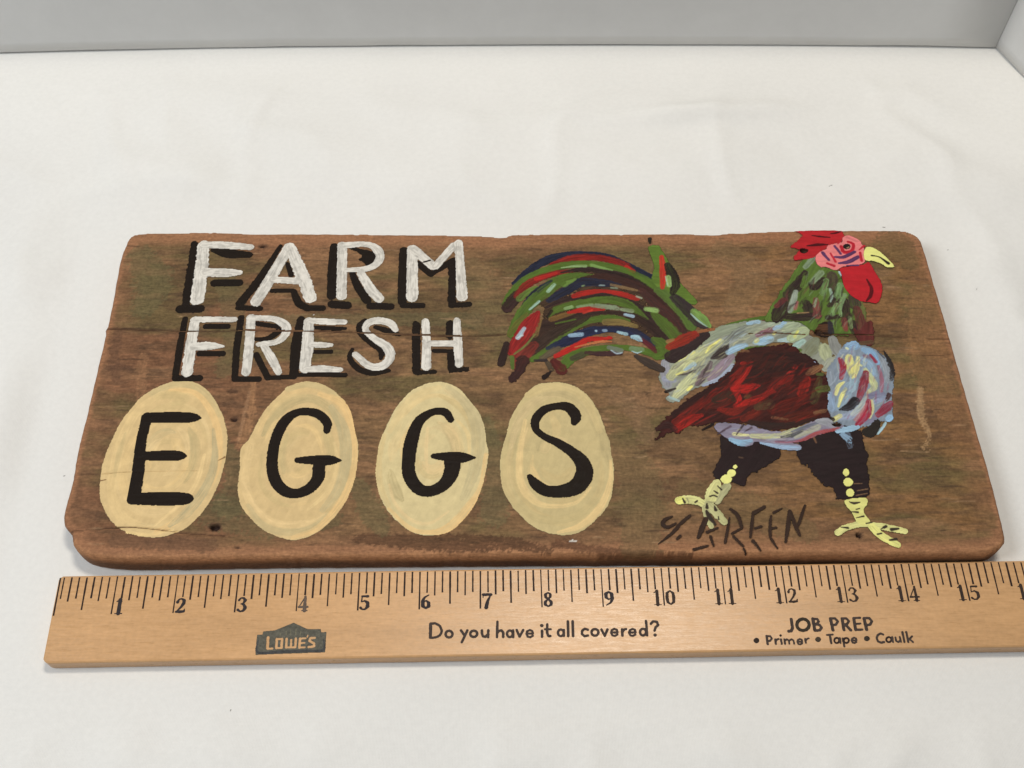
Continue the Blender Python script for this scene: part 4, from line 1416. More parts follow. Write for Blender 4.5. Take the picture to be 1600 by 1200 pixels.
# neck
nk = Canvas('H', BOARD_T)
nk.wet = 0.40
nk.dark_w, nk.mid_w, nk.light_w = 1.42, 1.05, 0.95
S, B, E = nk.S, nk.B, nk.E
B([(600, 300), (650, 330), (700, 380), (800, 410), (870, 440), (890, 520), (940, 610), (1000, 670), (1090, 740), (1095, 860), (1060, 930), (980, 990), (880, 1000),
   (800, 995), (640, 960), (500, 880), (330, 870), (200, 870), (230, 790), (330, 620), (430, 480), (520, 350)], (86, 109, 48), rag=.35, streak=.25, ang=1.1)
S([(1050, 700), (1080, 800), (1085, 860)], [40, 40, 30], (104, 106, 62), dry=.25)
DN = (50, 37, 37)
for p, q, cc in (([(560, 440), (500, 540), (400, 640)], [40, 76, 60], DN), ([(400, 690), (330, 800), (300, 850)], [60, 90, 60], DN), ([(400, 830), (540, 835), (650, 820)], [50, 66, 40], DN),
                 ([(600, 535), (640, 575), (720, 500)], [24, 44, 40], DN), ([(570, 710), (600, 790)], [50, 90], DN), ([(800, 470), (800, 560)], [70, 60], (74, 62, 52)),
                 ([(820, 620), (825, 690), (770, 735)], [44, 60, 26], DN), ([(915, 690), (930, 830)], [44, 62], DN), ([(990, 650), (1000, 720)], [60, 84], (62, 52, 46)),
                 ([(760, 840), (860, 830)], [40, 30], DN), ([(985, 900), (1000, 960)], [60, 50], DN), ([(300, 740), (370, 680)], [30, 40], (104, 52, 52)),
                 ([(655, 680), (665, 820)], [50, 76], (122, 68, 64)), ([(905, 860), (920, 945)], [56, 44], (122, 58, 58)), ([(1020, 760), (1050, 860), (1060, 940)], [46, 66, 60], (94, 50, 47)),
                 ([(560, 390), (630, 310)], [50, 62], (122, 138, 116)), ([(620, 525), (700, 440)], [56, 70], (124, 142, 112)), ([(475, 610), (450, 700), (425, 780)], [50, 70, 50], (146, 157, 144)),
                 ([(490, 700), (470, 760)], [24, 34], (150, 92, 92)), ([(750, 510), (720, 620)], [50, 62], (106, 132, 84)), ([(780, 585), (795, 650), (785, 700)], [26, 32, 14], (156, 184, 168)),
                 ([(870, 550), (850, 640)], [60, 74], (112, 142, 96)), ([(840, 730), (800, 810)], [54, 50], (120, 150, 98)), ([(910, 640), (870, 740), (875, 820)], [46, 44, 30], (122, 148, 104)),
                 ([(660, 670), (640, 740)], [20, 24], (140, 150, 128)), ([(960, 840), (970, 930)], [36, 30], (108, 124, 84)), ([(560, 480), (540, 560)], [40, 50], (92, 118, 52))):
    S(p, q, cc, rag=.2, streak=.35, dry=.08)
flick(nk, [(560, 380), (700, 400), (860, 450), (930, 620), (1060, 760), (1040, 920), (760, 960), (480, 860), (260, 840), (360, 630), (470, 470)], 110, 1.15, .4, (40, 120), (6, 18),
      [(84, 108, 48), (58, 66, 40), (104, 126, 84), (46, 36, 36), (52, 40, 40), (118, 134, 110), (60, 52, 44), (96, 58, 54)], 66, op=(.4, .75))
S([(490, 800), (590, 795)], 12, (150, 120, 84), dry=.25)
B([(995, 930), (1050, 965), (1105, 885), (1160, 890), (1165, 1075), (1080, 1080), (1010, 1010)], (92, 44, 41), rag=.3, streak=.4, ang=1.4)
S([(1060, 1070), (1160, 1060)], [40, 40], (92, 74, 54), dry=.2)
S([(865, 435), (880, 455)], [24, 30], (178, 198, 212))
B([(650, 935), (690, 890), (740, 875), (800, 885), (805, 960), (780, 1005), (720, 1010), (660, 985)], (44, 30, 24), rag=.4, streak=.6, col2=(84, 56, 38))
S([(780, 890), (790, 970)], [30, 40], (48, 46, 52), dry=.15)
put(nk, 'neck', rooster, 0.34)
# head
cm = Canvas('H', BOARD_T)
cm.B([(465, 70), (600, 62), (800, 54), (890, 66), (910, 110), (890, 160), (800, 200), (750, 225), (690, 260), (640, 300), (560, 322), (455, 330), (465, 285), (510, 232),
      (420, 213), (470, 170), (535, 112), (520, 90)], (172, 37, 43), rag=.2, streak=.16, sharp=True)
for p, q in (([(620, 108), (700, 118), (780, 126)], [10, 18, 10]), ([(575, 200), (670, 190), (760, 188)], [12, 30, 14]), ([(785, 92), (830, 86), (875, 72)], [10, 20, 12]),
             ([(520, 228), (560, 236)], [12, 24])):
    cm.S(p, q, (74, 18, 24))
cm.E(545, 244, 80, 52, (60, 22, 22))
put(cm, 'comb', rooster, 0.40)
wt = Canvas('H', BOARD_T)
wt.B([(870, 400), (960, 385), (1080, 365), (1130, 345), (1180, 430), (1230, 510), (1246, 580), (1236, 650), (1200, 712), (1130, 700), (1050, 690), (980, 650), (930, 600),
      (900, 540), (885, 460)], (178, 36, 44), rag=.12, streak=.1)
wt.S([(1108, 500), (1150, 580), (1140, 650), (1105, 692)], [14, 32, 34, 14], (84, 18, 24))
put(wt, 'wattle', rooster, 0.42)
fc = Canvas('H', BOARD_T)
S = fc.S
fc.B([(895, 125), (950, 110), (1040, 150), (1072, 200), (1092, 260), (1090, 345), (1030, 370), (900, 385), (850, 412), (810, 417), (740, 388), (690, 388), (655, 345),
      (655, 290), (700, 250), (748, 230), (760, 200), (820, 180), (890, 165)], (224, 128, 128), rag=.12, streak=.12)
S([(930, 125), (1020, 160)], [24, 30], (196, 112, 112), op=.6)
S([(880, 205), (905, 258), (975, 245), (988, 185), (940, 165)], [30, 36, 30, 28, 22], (176, 36, 50))
for p, q in (([(822, 205), (875, 272)], [22, 20]), ([(820, 300), (900, 302), (1000, 255)], [18, 28, 26]), ([(860, 357), (940, 345), (1030, 300)], [18, 34, 30]),
             ([(715, 265), (770, 328)], [28, 20]), ([(930, 378), (1030, 376)], [10, 18])):
    S(p, [v_ * 1.2 for v_ in q], (90, 54, 92))
for p, q in (([(1040, 238), (1085, 200)], [12, 22]), ([(1048, 262), (1062, 335)], [24, 26]), ([(785, 268), (830, 345)], [16, 22]), ([(755, 358), (815, 380)], [22, 28]), ([(850, 180), (880, 160)], [12, 10])):
    S(p, q, (178, 40, 54))
fc.E(930, 206, 68, 54, (34, 28, 26), rag=.08)
S([(932, 220), (948, 212)], 12, (150, 122, 92))
put(fc, 'face', rooster, 0.50, cut=False)
bk_ = Canvas('H', BOARD_T)
bk_.B([(1100, 217), (1150, 212), (1220, 250), (1290, 310), (1345, 368), (1352, 388), (1290, 392), (1240, 362), (1170, 337), (1095, 330), (1080, 280)], (226, 226, 138), rag=.08, streak=.08)
bk_.S([(1150, 288), (1220, 302), (1300, 358)], [16, 14, 30], (44, 38, 30))
put(bk_, 'beak', rooster, 0.56, cut=False)

# tail
tl = Canvas('T1', BOARD_T)
tl.wet = 0.38
tl.dark_w, tl.mid_w, tl.light_w = 1.22, 1.1, 0.82
S, B, E = tl.S, tl.B, tl.E
k1 = dict(rag=.2, streak=.5, dry=.12)
B([(330, 560), (450, 440), (620, 360), (860, 330), (1060, 380), (1240, 500), (1400, 680), (1480, 790), (1400, 860), (1260, 960), (1130, 830), (980, 760), (780, 740), (620, 780), (470, 880),
   (330, 960), (240, 960), (260, 800), (400, 680), (420, 600)], (66, 50, 38), rag=.8, streak=.7, dry=.36, ang=.4)
S([(195, 430), (300, 340), (440, 260), (600, 218), (780, 214), (900, 236), (1010, 290), (1100, 345), (1190, 385)], [24, 40, 56, 36, 24, 26, 34, 52, 40], NAVY, **k1)
S([(470, 292), (600, 252), (760, 240), (900, 262), (1010, 305), (1062, 348)], [24, 46, 46, 46, 44, 30], RED2, **k1)
S([(1010, 310), (1060, 345)], [30, 30], RED)
S([(135, 580), (180, 510), (280, 412), (420, 338), (560, 300), (740, 292), (900, 312), (1050, 362), (1200, 445), (1330, 560), (1420, 660), (1470, 740)],
  [44, 62, 66, 54, 56, 56, 56, 60, 74, 80, 84, 66], GRN, rag=.12, streak=.18)
S([(400, 470), (520, 405), (660, 372), (760, 372)], [50, 66, 46, 20], GRN, streak=.18)
S([(150, 605), (210, 530), (260, 480)], [70, 70, 40], (54, 38, 36), **k1)
S([(215, 520), (280, 450), (370, 398), (500, 356), (620, 340)], [36, 48, 46, 36, 20], RED2, **k1)
S([(360, 400), (500, 356)], [30, 28], (170, 42, 38))
S([(540, 352), (700, 328), (850, 342), (1000, 385), (1100, 440), (1200, 515), (1290, 572)], [14, 34, 44, 50, 56, 60, 30], (46, 34, 33), **k1)
S([(240, 540), (300, 490), (360, 460)], [50, 40, 30], (92, 112, 52), dry=.25)
S([(225, 690), (290, 565), (380, 475), (470, 412)], [18, 36, 40, 16], NAVY, **k1)
S([(690, 398), (850, 385), (1000, 420), (1150, 490), (1260, 580), (1340, 680), (1410, 780)], [30, 60, 60, 76, 90, 90, 60], BRN, col2=(58, 40, 38), **k1)
S([(450, 555), (560, 490), (680, 425), (850, 430), (960, 445)], [34, 60, 66, 54, 24], NAVY, **k1)
S([(900, 440), (1030, 470), (1120, 490)], [20, 24, 12], (124, 100, 70), dry=.3)
S([(640, 400), (560, 440)], [20, 44], (100, 128, 60))
S([(175, 800), (240, 675), (330, 565), (450, 470), (560, 425)], [50, 76, 84, 84, 30], GRN, streak=.18)
S([(370, 490), (460, 425)], [14, 10], (54, 64, 50), dry=.2)
S([(430, 605), (560, 548), (700, 530), (860, 512), (1000, 560), (1100, 615), (1200, 700), (1260, 780), (1290, 835)], [14, 34, 28, 44, 52, 62, 84, 84, 50], (50, 37, 36), **k1)
S([(630, 522), (720, 498), (840, 487), (960, 505), (1085, 540)], [36, 44, 26, 40, 38], RED, streak=.15)
S([(450, 670), (500, 622), (600, 592), (740, 562), (880, 548), (1000, 575), (1090, 632), (1160, 690)], [16, 50, 60, 56, 60, 70, 50, 20], GRN, streak=.18)
S([(440, 670), (470, 630)], [16, 20], DK)
S([(410, 730), (520, 708), (640, 655), (760, 645), (900, 640), (1030, 655), (1150, 715), (1250, 800)], [70, 50, 40, 26, 22, 36, 60, 70], (52, 38, 34), **k1)
S([(470, 690), (560, 660), (640, 640)], [40, 40, 20], (112, 84, 48), dry=.25)
S([(590, 642), (720, 618), (840, 612)], [20, 46, 30], RED, dry=.15)
S([(700, 645), (760, 625)], 14, (190, 60, 46))
S([(480, 850), (600, 765), (740, 700), (900, 680), (1020, 700)], [40, 50, 50, 50, 30], GRN, streak=.2)
S([(860, 710), (960, 710), (1080, 740)], [50, 50, 30], (122, 104, 62), dry=.2)
S([(420, 790), (380, 860), (340, 910)], [80, 110, 70], (58, 42, 36), **k1)
S([(350, 890), (500, 785), (680, 695), (740, 672)], [60, 70, 50, 16], (54, 42, 36), **k1)
S([(500, 720), (640, 690)], [12, 14], GRN, dry=.2)
S([(380, 700), (350, 800)], [40, 44], (118, 92, 54), dry=.3)
S([(372, 640), (300, 745), (195, 915)], [30, 100, 80], (138, 38, 37), **k1)
S([(165, 800), (220, 720), (290, 650)], [30, 40, 24], (96, 96, 44), dry=.2)
S([(340, 880), (270, 950), (230, 1030)], [60, 90, 66], (112, 46, 40), **k1)
S([(330, 980), (420, 925), (500, 850)], [40, 50, 36], GRN, dry=.05)
S([(190, 1040), (185, 960)], [24, 30], (86, 104, 48), dry=.25)
S([(200, 940), (280, 880), (350, 800)], [12, 16, 10], (110, 116, 62), dry=.1)
S([(440, 900), (600, 838), (740, 778), (880, 762), (1000, 770), (1110, 812), (1200, 865)], [24, 70, 62, 44, 54, 66, 40], (38, 42, 66), **k1)
S([(400, 970), (480, 920), (520, 900)], [40, 50, 40], (92, 80, 64), dry=.25)
S([(500, 955), (640, 888), (740, 835), (900, 825)], [34, 50, 40, 22], RED, rag=.25, dry=.15)
S([(640, 890), (800, 855), (900, 850)], [10, 20, 14], (178, 110, 70), dry=.25)
S([(545, 1040), (610, 965), (740, 915), (880, 893), (1000, 893), (1130, 915), (1240, 950)], [60, 80, 60, 46, 44, 56, 50], GRN, streak=.18)
S([(1205, 835), (1265, 870), (1275, 930), (1230, 950)], [40, 90, 86, 70], GRN, streak=.18)
S([(1110, 830), (1180, 880), (1220, 925)], [24, 34, 20], (92, 40, 44))
S([(620, 972), (690, 945)], [36, 44], (68, 64, 48))
S([(720, 932), (840, 938), (970, 932)], [26, 36, 28], (64, 42, 42), dry=.15, rag=.3)
S([(1080, 955), (1180, 1010), (1260, 1050)], [30, 60, 50], (62, 52, 46), **k1)
S([(490, 995), (540, 1050)], [50, 76], (84, 38, 34))
S([(440, 1000), (470, 1050)], 30, (78, 66, 52), dry=.35, rag=.4)
S([(420, 1105), (465, 1065)], [36, 16], DK, rag=.35)
S([(145, 870), (105, 1005)], [40, 50], (48, 35, 32), rag=.1)
S([(265, 990), (235, 1060), (185, 1120)], [80, 56, 50], (54, 35, 33), rag=.3)
S([(350, 985), (430, 985)], [16, 20], (52, 44, 44))
# upright sickle feather and tail root
B(X([(430, 165), (500, 157), (530, 200), (580, 280), (640, 400), (770, 540), (778, 575), (740, 582), (640, 520), (560, 520), (460, 410), (470, 300), (440, 210)]), (92, 116, 48), rag=.2)
S(X([(437, 110), (441, 142)]), [26, 10], (44, 38, 32))
S(X([(500, 480), (580, 540), (680, 640), (740, 740)]), [60, 80, 90, 70], (84, 106, 50), streak=.2)
S(X([(620, 535), (720, 625), (800, 705), (850, 740)]), [60, 84, 84, 40], (54, 46, 46))
S(X([(760, 640), (820, 690), (870, 738)]), [56, 70, 30], (118, 152, 78))
S(X([(735, 650), (790, 700), (850, 742)]), [10, 18, 10], (160, 188, 182))
S(X([(525, 240), (535, 350), (530, 460)]), [30, 46, 30], (188, 46, 40))
S(X([(570, 300), (600, 370), (622, 440), (605, 500)]), [44, 72, 60, 36], (40, 33, 30))
S(X([(572, 385), (582, 445)]), [50, 44], (142, 172, 106))
S(X([(552, 380), (568, 450)]), [8, 10], (170, 196, 180))
S(X([(380, 480), (470, 570), (570, 660), (650, 760)]), [40, 60, 66, 60], (76, 46, 42), col2=(60, 42, 40))
S(X([(470, 650), (560, 740), (625, 810)]), [50, 88, 90], GRN, streak=.18)
S(X([(600, 960), (720, 880), (840, 800)]), [90, 90, 60], (52, 40, 40))
S(X([(580, 890), (680, 835), (770, 795)]), [50, 80, 50], (142, 46, 34), streak=.3, dry=.08)
S(X([(570, 850), (610, 835)]), [30, 20], (150, 112, 70), dry=.2)
S(X([(790, 780), (900, 760)]), [20, 24], (142, 92, 60), dry=.2)
# pale dabs
for p, q, cc in (([(228, 822), (272, 756)], [44, 36], (160, 190, 204)), ([(220, 825), (260, 805)], [14, 20], (186, 202, 206)), ([(312, 618), (380, 560)], [20, 26], (150, 180, 172)),
                 ([(445, 488), (490, 440)], [36, 34], (140, 170, 146)), ([(540, 318), (640, 306), (715, 306)], [12, 24, 30], (134, 160, 112)), ([(605, 805), (685, 798)], [40, 44], (152, 182, 204)),
                 ([(790, 772), (793, 774)], 22, (160, 188, 205)), ([(850, 773), (860, 770)], 26, (150, 170, 190)), ([(570, 612), (615, 600)], [34, 36], (124, 150, 100)),
                 ([(655, 600), (760, 584)], [26, 30], (128, 148, 112)), ([(790, 582), (930, 600)], [22, 34], (126, 140, 112)), ([(690, 450), (705, 445)], 14, (120, 140, 96)), ([(820, 443), (850, 446)], 14, (130, 150, 150)),
                 ([(760, 300), (850, 320)], [18, 20], (120, 150, 84)), ([(880, 815), (900, 820)], 16, RED)):
    S(p, q, cc, rag=.14, streak=.2)
for p, q, cc in (([(210, 782), (270, 796)], [28, 36], (150, 180, 190)), ([(105, 770), (125, 772)], 26, (120, 140, 164)), ([(315, 815), (350, 822), (380, 845)], [40, 58, 20], (156, 188, 200)),
                 ([(145, 892), (230, 915)], [30, 40], (110, 118, 104)), ([(160, 912), (200, 935), (240, 930)], [8, 16, 12], (170, 192, 204)), ([(310, 900), (380, 908)], [40, 40], (112, 134, 100)),
                 ([(310, 918), (350, 932), (380, 920)], [8, 14, 8], (166, 192, 200)), ([(262, 655), (318, 668)], [30, 36], (158, 184, 202)), ([(20, 592), (120, 600), (205, 612)], [30, 44, 40], (126, 138, 112)),
                 ([(235, 618), (310, 630)], [36, 44], (126, 140, 110)), ([(415, 615), (485, 625)], [50, 58], (136, 168, 100)), ([(75, 446), (110, 446)], 14, (124, 140, 140)), ([(160, 462), (205, 466)], 16, (124, 140, 120)),
                 ([(345, 524), (378, 536)], [18, 20], (150, 160, 140)), ([(20, 298), (80, 315), (170, 335)], [26, 20, 10], (118, 150, 84))):
    S(X(p), q, cc, rag=.14, streak=.2)
put(tl, 'tail', rooster, 0.20)

# signature
sg = Canvas('L1', BOARD_T)
for p, q in (([(220, 860), (155, 888), (138, 930), (180, 952), (250, 920)], [16, 32, 34, 30, 20]), ([(370, 852), (290, 920), (220, 1000), (92, 1100)], [26, 30, 28, 6]), ([(262, 1050), (288, 1026)], [22, 26]),
             ([(505, 885), (470, 970), (440, 1042)], [44, 46, 26]), ([(515, 995), (610, 956)], [26, 16]), ([(545, 1030), (572, 1110)], [26, 18]), ([(402, 1142), (520, 1110)], [26, 20]),
             ([(708, 870), (690, 980), (670, 1082)], [16, 26, 24]), ([(715, 797), (775, 850), (812, 950)], [24, 36, 28]), ([(812, 960), (730, 1005)], [18, 24]), ([(742, 1032), (822, 1112)], [26, 22]),
             ([(828, 1135), (848, 1172)], [20, 16]), ([(905, 855), (895, 950), (885, 1038)], [24, 30, 20]), ([(912, 832), (1005, 778)], [34, 30]), ([(925, 962), (975, 946)], [20, 24]), ([(908, 1068), (972, 1150)], [34, 14]),
             ([(1060, 855), (1052, 950), (1056, 1038)], [18, 28, 22]), ([(1080, 828), (1155, 792)], [24, 12]), ([(1075, 962), (1105, 955)], 20), ([(1062, 1052), (1115, 1132)], [26, 14])):
    sg.S(p, q, (54, 39, 31), rag=.14, dry=.1)
sg.v('L2')
for p, q in (([(75, 818), (58, 950), (40, 1078)], [36, 38, 20]), ([(80, 822), (120, 930), (158, 1020)], [26, 34, 26]), ([(205, 765), (175, 850), (148, 935)], [18, 28, 24])):
    sg.S(p, q, (54, 39, 31), rag=.14, dry=.1)
o = put(sg, 'signature', sign, 0.50)
o['label'] = 'brown brushed signature below the rooster'

# ------------------------------------------------------------------ ruler
ZR = RULER_T
a0 = np.array(place(92, 899.5, ZR))
a1 = np.array(place(1501, 876.8, ZR))
ud = (a1 - a0) / np.hypot(*(a1 - a0))
vd = np.array([ud[1], -ud[0]])          # towards the near edge
RANG = math.atan2(ud[1], ud[0])
f0 = np.array(place(62, 1036.5, ZR))
RW = float(np.dot(f0 - a0, vd))
ruler = empty('wooden_ruler', (float(a0[0]), float(a0[1]), 0), 'pale wooden yardstick with printed inch marks lying in front of the sign', 'ruler')
RO = np.array([a0[0], a0[1], 0.0])
t1 = np.array(place(184.3, 897.8, ZR))
t15 = np.array(place(1501.3, 878.9, ZR))
U1, U15 = float(np.dot(t1 - a0, ud)), float(np.dot(t15 - a0, ud))
INCH = (U15 - U1) / 14.0
RL = U1 + INCH * 17.45


def ruler_body():
    bm = bmesh.new()
    r = 0.0030
    pts = []
    for cx, cy, s in ((r, r, 180), (RL - r, r, 270), (RL - r, RW - r, 0), (r, RW - r, 90)):
        for k in range(5):
            a = math.radians(s + k * 22.5)
            pts.append((cx + r * math.cos(a), cy + r * math.sin(a)))
    # subdivide long sides so that the edge can be a little worn
    P = []
    rs = np.random.RandomState(3)
    for i in range(len(pts)):
        x0, y0 = pts[i]
        x1, y1 = pts[(i + 1) % len(pts)]
        n = max(1, int(math.hypot(x1 - x0, y1 - y0) / 0.008))
        for k in range(n):
            t = k / n
            j = 0.00006 * rs.randn() if n > 2 else 0
            P.append((x0 + (x1 - x0) * t, y0 + (y1 - y0) * t + (j if abs(y1 - y0) < 1e-6 else 0)))
    lo, hi = [], []
    ca, sa = math.cos(RANG), math.sin(RANG)
    prof = [(0.0, 0.0006), (0.0006, 0.0), (ZR - 0.0009, 0.0), (ZR - 0.0003, 0.00025), (ZR, 0.0008)]
    rings = []
    c = np.array(P).mean(0)
    for z, ins in prof:
        ring = []
        for (u, v) in P:
            uu = min(max(u, ins), RL - ins)
            vv = min(max(v, ins), RW - ins)
            X_, Y_ = ud * uu + vd * vv
            ring.append(bm.verts.new((X_, Y_, z)))
        rings.append(ring)
    n = len(P)
    for a, b in zip(rings, rings[1:]):
        for i in range(n):
            bm.faces.new((a[i], b[i], b[(i + 1) % n], a[(i + 1) % n]))
    bm.faces.new(rings[-1][::-1])
    bm.faces.new(rings[0])
    bmesh.ops.recalc_face_normals(bm, faces=bm.faces)
    me = bpy.data.meshes.new('ruler_body')
    bm.to_mesh(me)
    bm.free()
    return link('ruler_body', me, M_RULER, ruler)


ruler_body()
INK = s2l((46, 33, 29))


def tick_mesh(length, width):
    V, Fc = [], []
    n = 7
    rs = np.random.RandomState(int(length * 1e6) % 1000)
    for i in range(n + 1):
        wv = width * (0.85 + 0.3 * rs.rand()) / 2
        for s in (-1, 1):
            V.append((s * wv, -length * i / n, 0.00003))
    for i in range(n):
        a = 2 * i
        Fc.append((a, a + 1, a + 3, a + 2)[::-1])
    return np_mesh('tick_mark', np.array(V), Fc, np.tile(INK, (len(V), 1)), smooth=False)


VTOP = 0.0007
VIN = float(np.dot(np.array(place(173.4, 959.5, ZR)) - a0, vd))      # end of the inch mark
LEN = {0: VIN - VTOP, 4: VIN * 0.868 - VTOP, 2: VIN * 0.66 - VTOP, 1: VIN * 0.585 - VTOP}
TM = {k: tick_mesh(v, 0.00062 if k == 0 else 0.00074) for k, v in LEN.items()}
rs = np.random.RandomState(8)
for i in range(0, 17 * 8 + 3):
    m8 = i % 8
    k = 0 if m8 == 0 else 4 if m8 == 4 else 2 if m8 in (2, 6) else 1
    u = U1 + INCH * (i / 8.0 - 1) if i else 0.0009
    p = ud * u + vd * (VTOP + rs.uniform(0, .0004))
    o = link('tick_mark', TM[k], M_INK, ruler)
    o.location = (p[0], p[1], ZR)
    o.rotation_euler = (0, 0, RANG + rs.uniform(-.006, .006))
    o.scale = (rs.uniform(.8, 1.12), 1, 1)

GLYPH = {  # bold old-style figures in a box 0.62 wide, 1 high: strokes of (x, y, width)
    '0': [[(.31, .97, .07), (.12, .8, .17), (.09, .5, .19), (.12, .2, .17), (.31, .03, .07), (.5, .2, .17), (.53, .5, .19), (.5, .8, .17), (.31, .97, .07)]],
    '1': [[(.33, .96, .19), (.33, .03, .19)], [(.12, .84, .05), (.32, .95, .09)], [(.1, .025, .05), (.56, .025, .05)]],
    '2': [[(.1, .74, .16), (.17, .92, .08), (.34, .96, .08), (.5, .84, .16), (.5, .66, .17), (.36, .4, .12), (.08, .08, .07)], [(.06, .08, .1), (.35, .08, .15), (.56, .1, .12), (.6, .26, .04)]],
    '3': [[(.1, .8, .12), (.2, .95, .07), (.4, .94, .1), (.5, .78, .17), (.4, .58, .09), (.24, .54, .05)], [(.26, .54, .05), (.44, .48, .12), (.54, .28, .19), (.44, .08, .12), (.24, .03, .08), (.08, .14, .14)]],
    '4': [[(.42, .97, .12), (.42, .03, .19)], [(.42, .95, .07), (.06, .3, .06)], [(.04, .27, .11), (.6, .27, .11)], [(.24, .025, .05), (.6, .025, .05)]],
    '5': [[(.14, .92, .1), (.52, .92, .13)], [(.14, .92, .07), (.11, .55, .06)], [(.11, .54, .05), (.32, .62, .09), (.51, .48, .17), (.52, .24, .18), (.38, .05, .1), (.2, .03, .08), (.07, .14, .14)]],
    '6': [[(.5, .94, .06), (.25, .8, .1), (.11, .5, .18), (.13, .2, .18), (.31, .03, .08), (.5, .18, .18), (.5, .4, .17), (.34, .57, .07), (.14, .42, .06)]],
    '7': [[(.06, .9, .14), (.58, .9, .14)], [(.07, .9, .05), (.06, .7, .05)], [(.56, .88, .07), (.36, .45, .15), (.26, .03, .2)]],
    '8': [[(.31, .97, .07), (.14, .84, .14), (.16, .66, .14), (.32, .54, .1), (.5, .34, .15), (.5, .16, .15), (.31, .03, .07), (.12, .16, .15), (.12, .34, .14), (.3, .52, .08), (.46, .68, .12), (.47, .86, .12), (.31, .97, .07)]],
    '9': [[(.12, .06, .06), (.37, .2, .1), (.51, .5, .18), (.49, .8, .18), (.31, .97, .08), (.12, .82, .18), (.12, .6, .17), (.28, .43, .07), (.48, .58, .06)]],
}
RC = 0.13


def flat(c):
    return np.full(c.gx.shape, ZR * 1000)


def ink_put(c, name, parent, label=None):
    o = c.mesh(name, parent, RO, flat, 0.0, M_INK)
    if label:
        o['label'] = label
    return o


def numeral(txt, u0, col):
    """figures standing with their feet at the end of the inch mark"""
    c = Canvas('P', ZR, cell=RC)
    hgt = 0.0064
    for n, ch in enumerate(txt):
        ux = u0 + n * 0 if len(txt) == 1 else (u0 - 0.0009 - 0.60 * hgt if n == 0 else u0 + 0.0008)
        if len(txt) == 1:
            ux = u0 + 0.0007
        for st in GLYPH[ch]:
            pts = []
            for x, y, ww in st:
                q = a0 + ud * (ux + x * hgt) + vd * (VIN - y * hgt)
                pts.append((q[0] * 1000, q[1] * 1000, ww * hgt * 500 * (1.34 if len(txt) == 1 else 1.12)))
            c.ops.append(('s', np.array(pts), col, dict(rag=.10, streak=.2)))
    return ink_put(c, 'numeral', ruler)


for k in range(1, 17):
    fade = {4: (98, 84, 74)}.get(k, (50, 44, 46) if k < 10 else (56, 44, 38))
    numeral(str(k), U1 + INCH * (k - 1), fade)

IK = dict(rag=.07, streak=.12)
TX = (66, 55, 50)


def e_arc(cx, cy, rx, ry):
    return [(cx - rx, cy), (cx + rx * .95, cy - 1), (cx + rx * .75, cy - ry * .7), (cx, cy - ry), (cx - rx * .8, cy - ry * .6), (cx - rx, cy + ry * .1), (cx - rx * .6, cy + ry * .85),
            (cx + rx * .15, cy + ry), (cx + rx * .9, cy + ry * .6)]


t = Canvas('K3', ZR, cell=RC)
w3 = 33
T_ = lambda pts, ww=w3, col=TX: t.S(pts, ww, col, **IK)
T_([(104, 118), (98, 288)], 40)
T_([(104, 116), (160, 112), (222, 150), (242, 205), (218, 262), (160, 288), (98, 292)], 32)
t.R(333, 247, 44, 42, w3, TX, **IK)
T_([(482, 200), (530, 268)]); T_([(562, 200), (530, 270), (492, 348)])
t.R(642, 243, 44, 40, w3, TX, **IK)
T_([(744, 200), (744, 240), (757, 274), (788, 280), (815, 255)]); T_([(824, 200), (822, 285)])
T_([(938, 92), (932, 284)]); T_([(935, 235), (955, 207), (988, 199), (1010, 228), (1010, 284)])
t.R(1093, 242, 36, 42, w3 - 2, TX, **IK); T_([(1134, 200), (1134, 284)])
T_([(1178, 195), (1215, 278)]); T_([(1260, 195), (1215, 278)])
T_(e_arc(1342, 240, 42, 45), 29)
T_([(1495, 205), (1495, 278)], 36); t.E(1492, 140, 44, 44, TX, rag=.04)
t.v('K4')
T_([(40, 125), (40, 235), (55, 270), (80, 270)]); T_([(12, 186), (84, 186)], 28)
t.R(210, 230, 36, 42, w3 - 2, TX, **IK); T_([(248, 195), (248, 268)])
T_([(298, 88), (302, 270)], 36); T_([(358, 88), (364, 270)], 36)
T_([(548, 192), (510, 180), (478, 203), (474, 245), (506, 272), (548, 264)])
t.R(637, 225, 44, 42, w3, TX, **IK)
T_([(718, 190), (760, 268)]); T_([(793, 188), (760, 268)])
T_(e_arc(880, 225, 42, 44), 29)
T_([(978, 188), (980, 264)], 36); T_([(985, 215), (1005, 187), (1028, 184)], 30)
T_(e_arc(1105, 225, 42, 44), 29)
t.R(1238, 222, 38, 42, w3, TX, **IK); T_([(1275, 82), (1290, 262)])
T_([(1335, 118), (1362, 87), (1410, 92), (1427, 132), (1393, 165), (1382, 203)]); t.E(1388, 257, 44, 42, TX, rag=.04)
ink_put(t, 'printed_question', ruler, 'dark printed question along the middle of the ruler')

